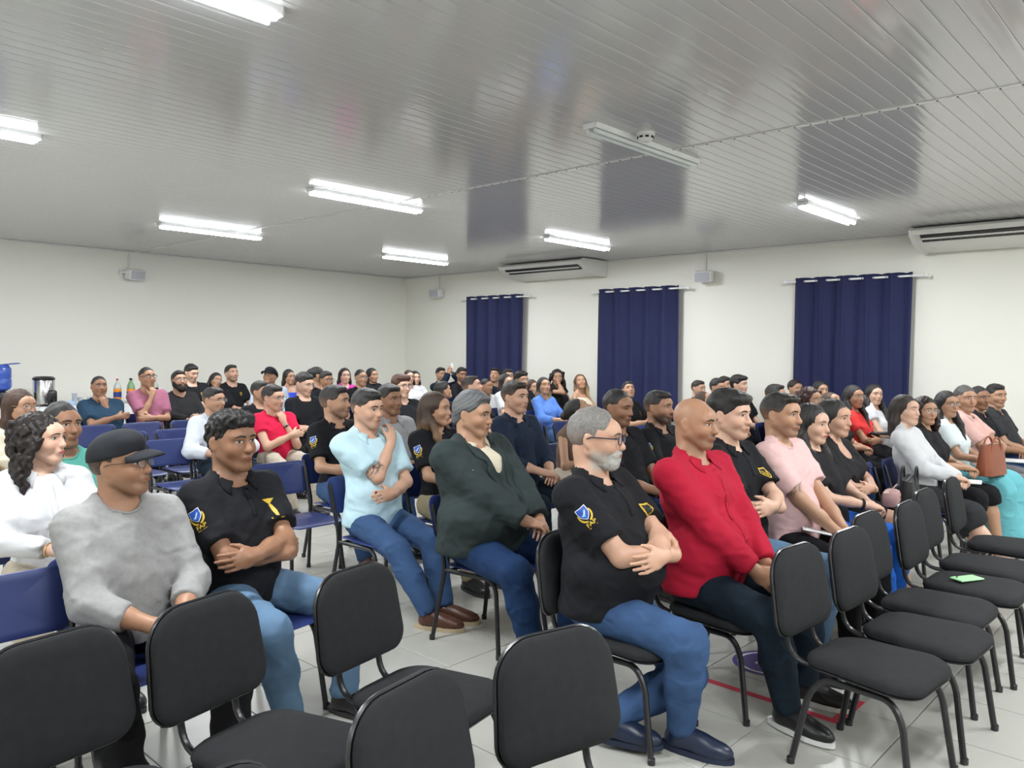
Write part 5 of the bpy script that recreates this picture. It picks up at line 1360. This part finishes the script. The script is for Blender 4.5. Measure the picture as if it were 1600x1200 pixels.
 dict(lvl=2, pos=(9.80, 5.15, 1.259), hh=.230, yaw=-12, skin=S1b, hair='short', hairc=BLK, shirtm=C_BLACK, pose='lap', pants='black', label='man mostly hidden, third of the four heads against the wall', who='the third of four men by the wall'),
 dict(lvl=1, pos=(9.10, 5.15, 1.220), hh=.220, yaw=-10, skin=S1b, hair='fade', hairc=DBR, shirtm=C_BLACK, pose='lap', pants='black', label='man with clipped hair, leftmost of the four heads against the wall', who='the leftmost of four men by the wall'),
 dict(lvl=2, fem=1, pos=(8.00, 4.45, 1.145), hh=.225, yaw=9, pitch=-25, skin=S2, hair='long', hairc=BRN, shirtm=C_BLACK2, pose='lap', pants='black', label='person with brown hair bent low behind the bald man', who='the person bent low behind the bald man'),
 dict(lvl=1, fem=1, pos=(1.62, 5.90, 1.279), hh=.235, yaw=25, skin=S2, hair='long', hairc=(.055, .025, .014), glasses=(.30, .18, .10), shirtm=C_CREAM, neck='v', pose='lap', pants='jeans', label='woman with brown hair and glasses at the left edge', who='the woman in glasses at the left edge'),
 dict(lvl=1, pos=(8.76, 6.00, 1.182), hh=.247, yaw=-36, pitch=-24, skin=S2, hair='quiff', hairc=BLK, eye=.25, shirtm=C_BLACK, pose='phone', pants='black', marks=['emblem'], label='man in a black polo looking down before the middle curtain', who='the man looking down before the curtain'),
 # ---- sixth and seventh rows
 dict(lvl=1, pos=(3.45, 6.90, 1.207), hh=.240, yaw=23, skin=S2, hair='fade', hairc=BLK, glasses=(.05, .05, .05), gth=.0012, stubble=.25, moust=2, shirtm=C_WHITE2, sleeve=1.6, neck='shirt', pose='thigh', pants='navy', label='man in glasses and a white long sleeved shirt', who='the man in the white shirt'),
 dict(lvl=1, pos=(4.05, 6.90, 1.216), hh=.255, yaw=20, pitch=4, skin=S1b, hair='short', hairc=BLK, glasses=(.06, .05, .05), gth=.0012, shirtm=C_RED2, neck='crew', sleeve=.45, pose='chinL', pants='beige', watch=1, label='man in a bright red T-shirt with his fist at his chin', who='the man in the bright red T-shirt'),
 dict(lvl=1, pos=(5.64, 6.90, 1.294), hh=.268, yaw=-4, skin=S1, hair='thick', hairc=(.075, .030, .018), glasses=(.02, .02, .02), stubble=0, fat=.06, w=1.1, shirtm=C_BLACK, neck='v', pose='lap', pants='black', label='chubby man with reddish brown hair and dark glasses', who='the chubby man in dark glasses'),
 dict(lvl=1, pos=(6.74, 6.90, 1.263), hh=.262, yaw=35, pitch=-12, skin=S1b, hair='fade', hairc=DBR, shirtm=C_BLACK, pose='lap', pants='black', label='man with a brown faded haircut behind the grey haired suit', who='the man with the brown faded haircut'),
 dict(lvl=1, fem=1, pos=(8.09, 6.90, 1.226), hh=.241, yaw=-25, pitch=-8, skin=S2, hair='long', hairc=BLK, tips=(.60, .45, .22), eye=.4, shirtm=C_BLAZER, sleeve=1.6, neck='v', pose='lap', pants='jeans', label='woman in a bright blue blazer with blonde hair tips', who='the woman in the blue blazer'),
 dict(lvl=2, pos=(4.43, 7.80, 1.216), hh=.243, yaw=20, skin=S2, hair='short', hairc=BLK, shirtm=C_BLACK, pose='lap', pants='black', label='dark haired man hidden behind the bright red T-shirt', who='the man hidden behind the red T-shirt'),
 dict(lvl=1, pos=(4.97, 7.80, 1.300), hh=.262, yaw=13, pitch=12, skin=S1, hair='short', hairc=BLK, glasses=(.5, .45, .4), gth=.0010, shirtm=C_BLACK, pose='lap', pants='black', label='young man with raised chin and thin glasses in a black polo', who='the young man with the raised chin'),
 dict(lvl=2, pos=(7.08, 7.80, 1.156), hh=.255, yaw=78, pitch=-15, skin=S2, hair='short', hairc=BLK, shirtm=C_BLACK, pose='lap', pants='black', label='man turned away, only dark hair showing behind the long brown hair', who='the man turned away'),
 dict(lvl=2, pos=(8.51, 8.40, 1.155), hh=.240, yaw=5, skin=S2b, hair='crop', hairc=BLK, stubble=.25, shirtm=C_WHITE, neck='shirt', sleeve=1.5, pose='lap', pants='navy', label='man in a white shirt behind the grey haired suit', who='the man in white behind the suit'),
 dict(lvl=1, pos=(8.46, 7.65, 1.281), hh=.258, yaw=-3, skin=S2, hair='curlytop', hairc=BLK, glasses=(.02, .02, .02), shirtm=C_BLACK, pose='lap', pants='black', marks=['emblem'], label='man with curly hair and dark glasses beside the first curtain', who='the curly haired man in dark glasses'),
 dict(lvl=2, fem=1, pos=(8.99, 7.90, 1.143), hh=.235, yaw=-9, skin=S1b, hair='long', hairc=BRN, tips=(.35, .24, .12), shirtm=C_BLACK2, pose='lap', pants='black', label='woman with long highlighted hair behind the blue blazer', who='the woman with highlighted hair'),
 dict(lvl=1, fem=1, pos=(9.70, 8.00, 1.289), hh=.248, yaw=-40, skin=S2, hair='curlyshoulder', hairc=BLK, shirtm=C_BLACK2, sleeve=.2, neck='scoop', pose='face', pants='black', extra=[bracelet(-1, (.5, .2, .15))], label='woman with black curls covering her face with one hand', who='the woman covering her face'),
 dict(lvl=1, fem=1, pos=(9.27, 7.20, 1.245), hh=.240, yaw=-42, pitch=-16, roll=-8, skin=S2, hair='long', hairc=(.12, .065, .03), tips=(.42, .28, .14), eye=.3, shirtm=C_CREAM, sleeve=0, neck='off', pose='phone', pants='black', label='blonde woman in a cream top against the wall', who='the blonde woman in cream'),
 # ---- back rows
 dict(lvl=2, pos=(5.87, 8.70, 1.282), hh=.232, yaw=1, skin=S2b, hair='short', hairc=BLK, glasses=(.02, .02, .02), shirtm=C_BLACK, pose='lap', pants='black', label='man in glasses and black polo in front of the ponytail', who='the man in front of the ponytail'),
 dict(lvl=2, fem=1, pos=(8.04, 7.55, 1.253), hh=.235, yaw=-7, skin=S1b, hair='bob', hairc=BLK, shirtm=C_WHITE, pose='lap', pants='black', label='dark haired woman in white before the farthest curtain', who='the woman in white at the farthest curtain'),
 dict(lvl=1, pos=(3.43, 9.60, 1.235), hh=.250, yaw=-5, pitch=-6, skin=S3, hair='crop', hairc=BLK, shirtm=C_NAVY2, neck='shirt', pose='chinL', pants='jeans', fat=.045, lean=14, label='man in a petrol blue shirt resting his chin on his hand', who='the man in the petrol blue shirt'),
 dict(lvl=1, pos=(3.97, 9.60, 1.334), hh=.262, yaw=3, pitch=-8, skin=S2b, hair='crop', hairc=BLK, glasses=(.02, .02, .02), gth=.0022, shirtm=C_MAUVE, neck='shirt', pose='chin', pants='black', label='man in glasses and a mauve shirt with his hand at his mouth', who='the man in the mauve shirt'),
 dict(lvl=1, pos=(4.49, 9.90, 1.276), hh=.262, yaw=-4, pitch=-10, skin=S2, hair='short', hairc=BLK, beard='full', glasses=(.10, .06, .05), shirtm=C_BLACK2, neck='shirt', sleeve=1.85, pose='phone', pants='black', fat=.05, extra=[held_phone('green phone in the hands of the bearded man in black', 'green_case2', (.25, .55, .2))], label='bearded man in glasses and black shirt holding a green phone', who='the bearded man holding a green phone'),
 dict(lvl=2, pos=(4.93, 10.50, 1.344), hh=.238, yaw=15, pitch=14, skin=S1, hair='short', hairc=BLK, eye=.25, shirtm=C_BLACK, pose='cross', pants='black', marks=['emblem'], label='pale man in a black polo leaning his head back', who='the man leaning his head back'),
 dict(lvl=2, fem=1, pos=(5.38, 10.70, 1.220), hh=.225, yaw=-2, roll=16, skin=S2, hair='bob', hairc=BLK, glasses=(.3, .25, .2), gth=.0012, shirtm=C_BLACK, pose='lap', pants='black', label='woman in glasses with her head tilted to one side', who='the woman with the tilted head'),
 dict(lvl=2, pos=(5.88, 11.20, 1.318), hh=.265, yaw=2, pitch=-10, skin=S1b, hair='short', hairc=BLK, stubble=.4, shirtm=C_BLACK, pose='lap', pants='black', marks=['emblem'], label='man in a black polo looking down beside the tilted woman', who='the man beside the tilted woman'),
 dict(lvl=2, pos=(5.59, 9.60, 1.306), hh=.240, yaw=-62, byaw=-20, pitch=-20, skin=S2b, hair='crop', hairc=BLK, cap=(.008, .009, .014), shirtm=C_CHECK, neck='shirt', sleeve=1.3, pose='lap', pants='jeans', lean=-4, label='man in a black cap and pale blue checked shirt turning away', who='the man in the pale checked shirt'),
 dict(lvl=2, fem=1, pos=(6.25, 10.20, 1.269), hh=.225, yaw=-1, skin=S2, hair='long', hairc=BLK, shirtm=C_ROYAL, sleeve=0, neck='off', pose='lap', pants='black', label='woman in a strapless royal blue dress in the back', who='the woman in the strapless blue dress'),
 dict(lvl=2, fem=1, pos=(6.14, 9.30, 1.326), hh=.238, yaw=60, skin=S2, hair='pony', hairc=BLK, shirtm=C_BLACK, pose='lap', pants='black', label='woman with a high black ponytail turned aside', who='the woman with the ponytail'),
 dict(lvl=2, fem=1, pos=(7.43, 10.50, 1.272), hh=.248, yaw=-20, skin=S1, hair='long', hairc=(.02, .010, .010), shirtm=C_MAG, neck='v', pose='lap', pants='black', label='woman in a magenta blouse at the back', who='the woman in magenta'),
 dict(lvl=2, pos=(7.08, 9.60, 1.276), hh=.254, yaw=-6, skin=S2, hair='crop', hairc=BLK, glasses=(.2, .18, .17), gth=.0012, shirtm=C_BLACK, fat=.04, pose='lap', pants='black', label='stout man in thin glasses and black polo beside the magenta blouse', who='the stout man beside the magenta blouse'),
 dict(lvl=2, fem=1, pos=(7.97, 10.50, 1.268), hh=.240, yaw=3, skin=S2, hair='long', hairc=BLK, shirtm=C_BLACK, neck='turtle', pose='lap', pants='black', label='woman in a black high collar at the back, right of the stout man', who='the woman in the black high collar'),
 dict(lvl=2, fem=1, pos=(8.17, 9.80, 1.251), hh=.228, yaw=-20, skin=S1, hair='long', hairc=DBR, shirtm=C_WHITE, neck='v', pose='lap', pants='black', label='woman in white at the back, left of the smiling pair', who='the left woman of the smiling pair'),
 dict(lvl=2, fem=1, pos=(8.72, 10.30, 1.215), hh=.228, yaw=-20, skin=S1, hair='long', hairc=BLK, shirtm=C_WHITE, neck='v', pose='lap', pants='black', label='woman in white at the back, right of the smiling pair', who='the right woman of the smiling pair'),
 dict(lvl=2, pos=(9.75, 10.80, 1.260), hh=.262, yaw=-12, skin=S2, hair='fade', hairc=BLK, shirtm=C_NAVY, sleeve=1.9, neck='shirt', pose='phoneup', pants='black', extra=[held_phone('white phone raised over the heads at the back', 'white_case', (.85, .85, .86), True)], label='man in a dark jacket raising a phone to take a picture', who='the man raising a phone'),
 dict(lvl=2, pos=(9.42, 9.90, 1.281), hh=.262, yaw=-19, skin=S3, hair='short', hairc=BLK, stubble=.5, shirtm=C_BLACK, pose='lap', pants='black', label='dark bearded man against the wall left of the farthest curtain', who='the dark bearded man at the back'),
 dict(lvl=2, pos=(9.63, 9.30, 1.282), hh=.262, yaw=-66, pitch=-18, skin=S2, hair='thick', hairc=BLK, shirtm=C_NAVY, pose='lap', pants='black', label='man with a tall black quiff looking down at the farthest curtain', who='the man with the tall quiff'),
 dict(lvl=2, pos=(9.36, 8.75, 1.287), hh=.255, yaw=-27, skin=S1b, hair='short', hairc=BLK, shirtm=C_BLACK, pose='lap', pants='black', label='man half hidden at the right side of the farthest curtain', who='the half hidden man at the farthest curtain'),
]
ONLY = None
for q in PEOPLE:
    if ONLY is None or any(o in q['label'] for o in ONLY): person(q)
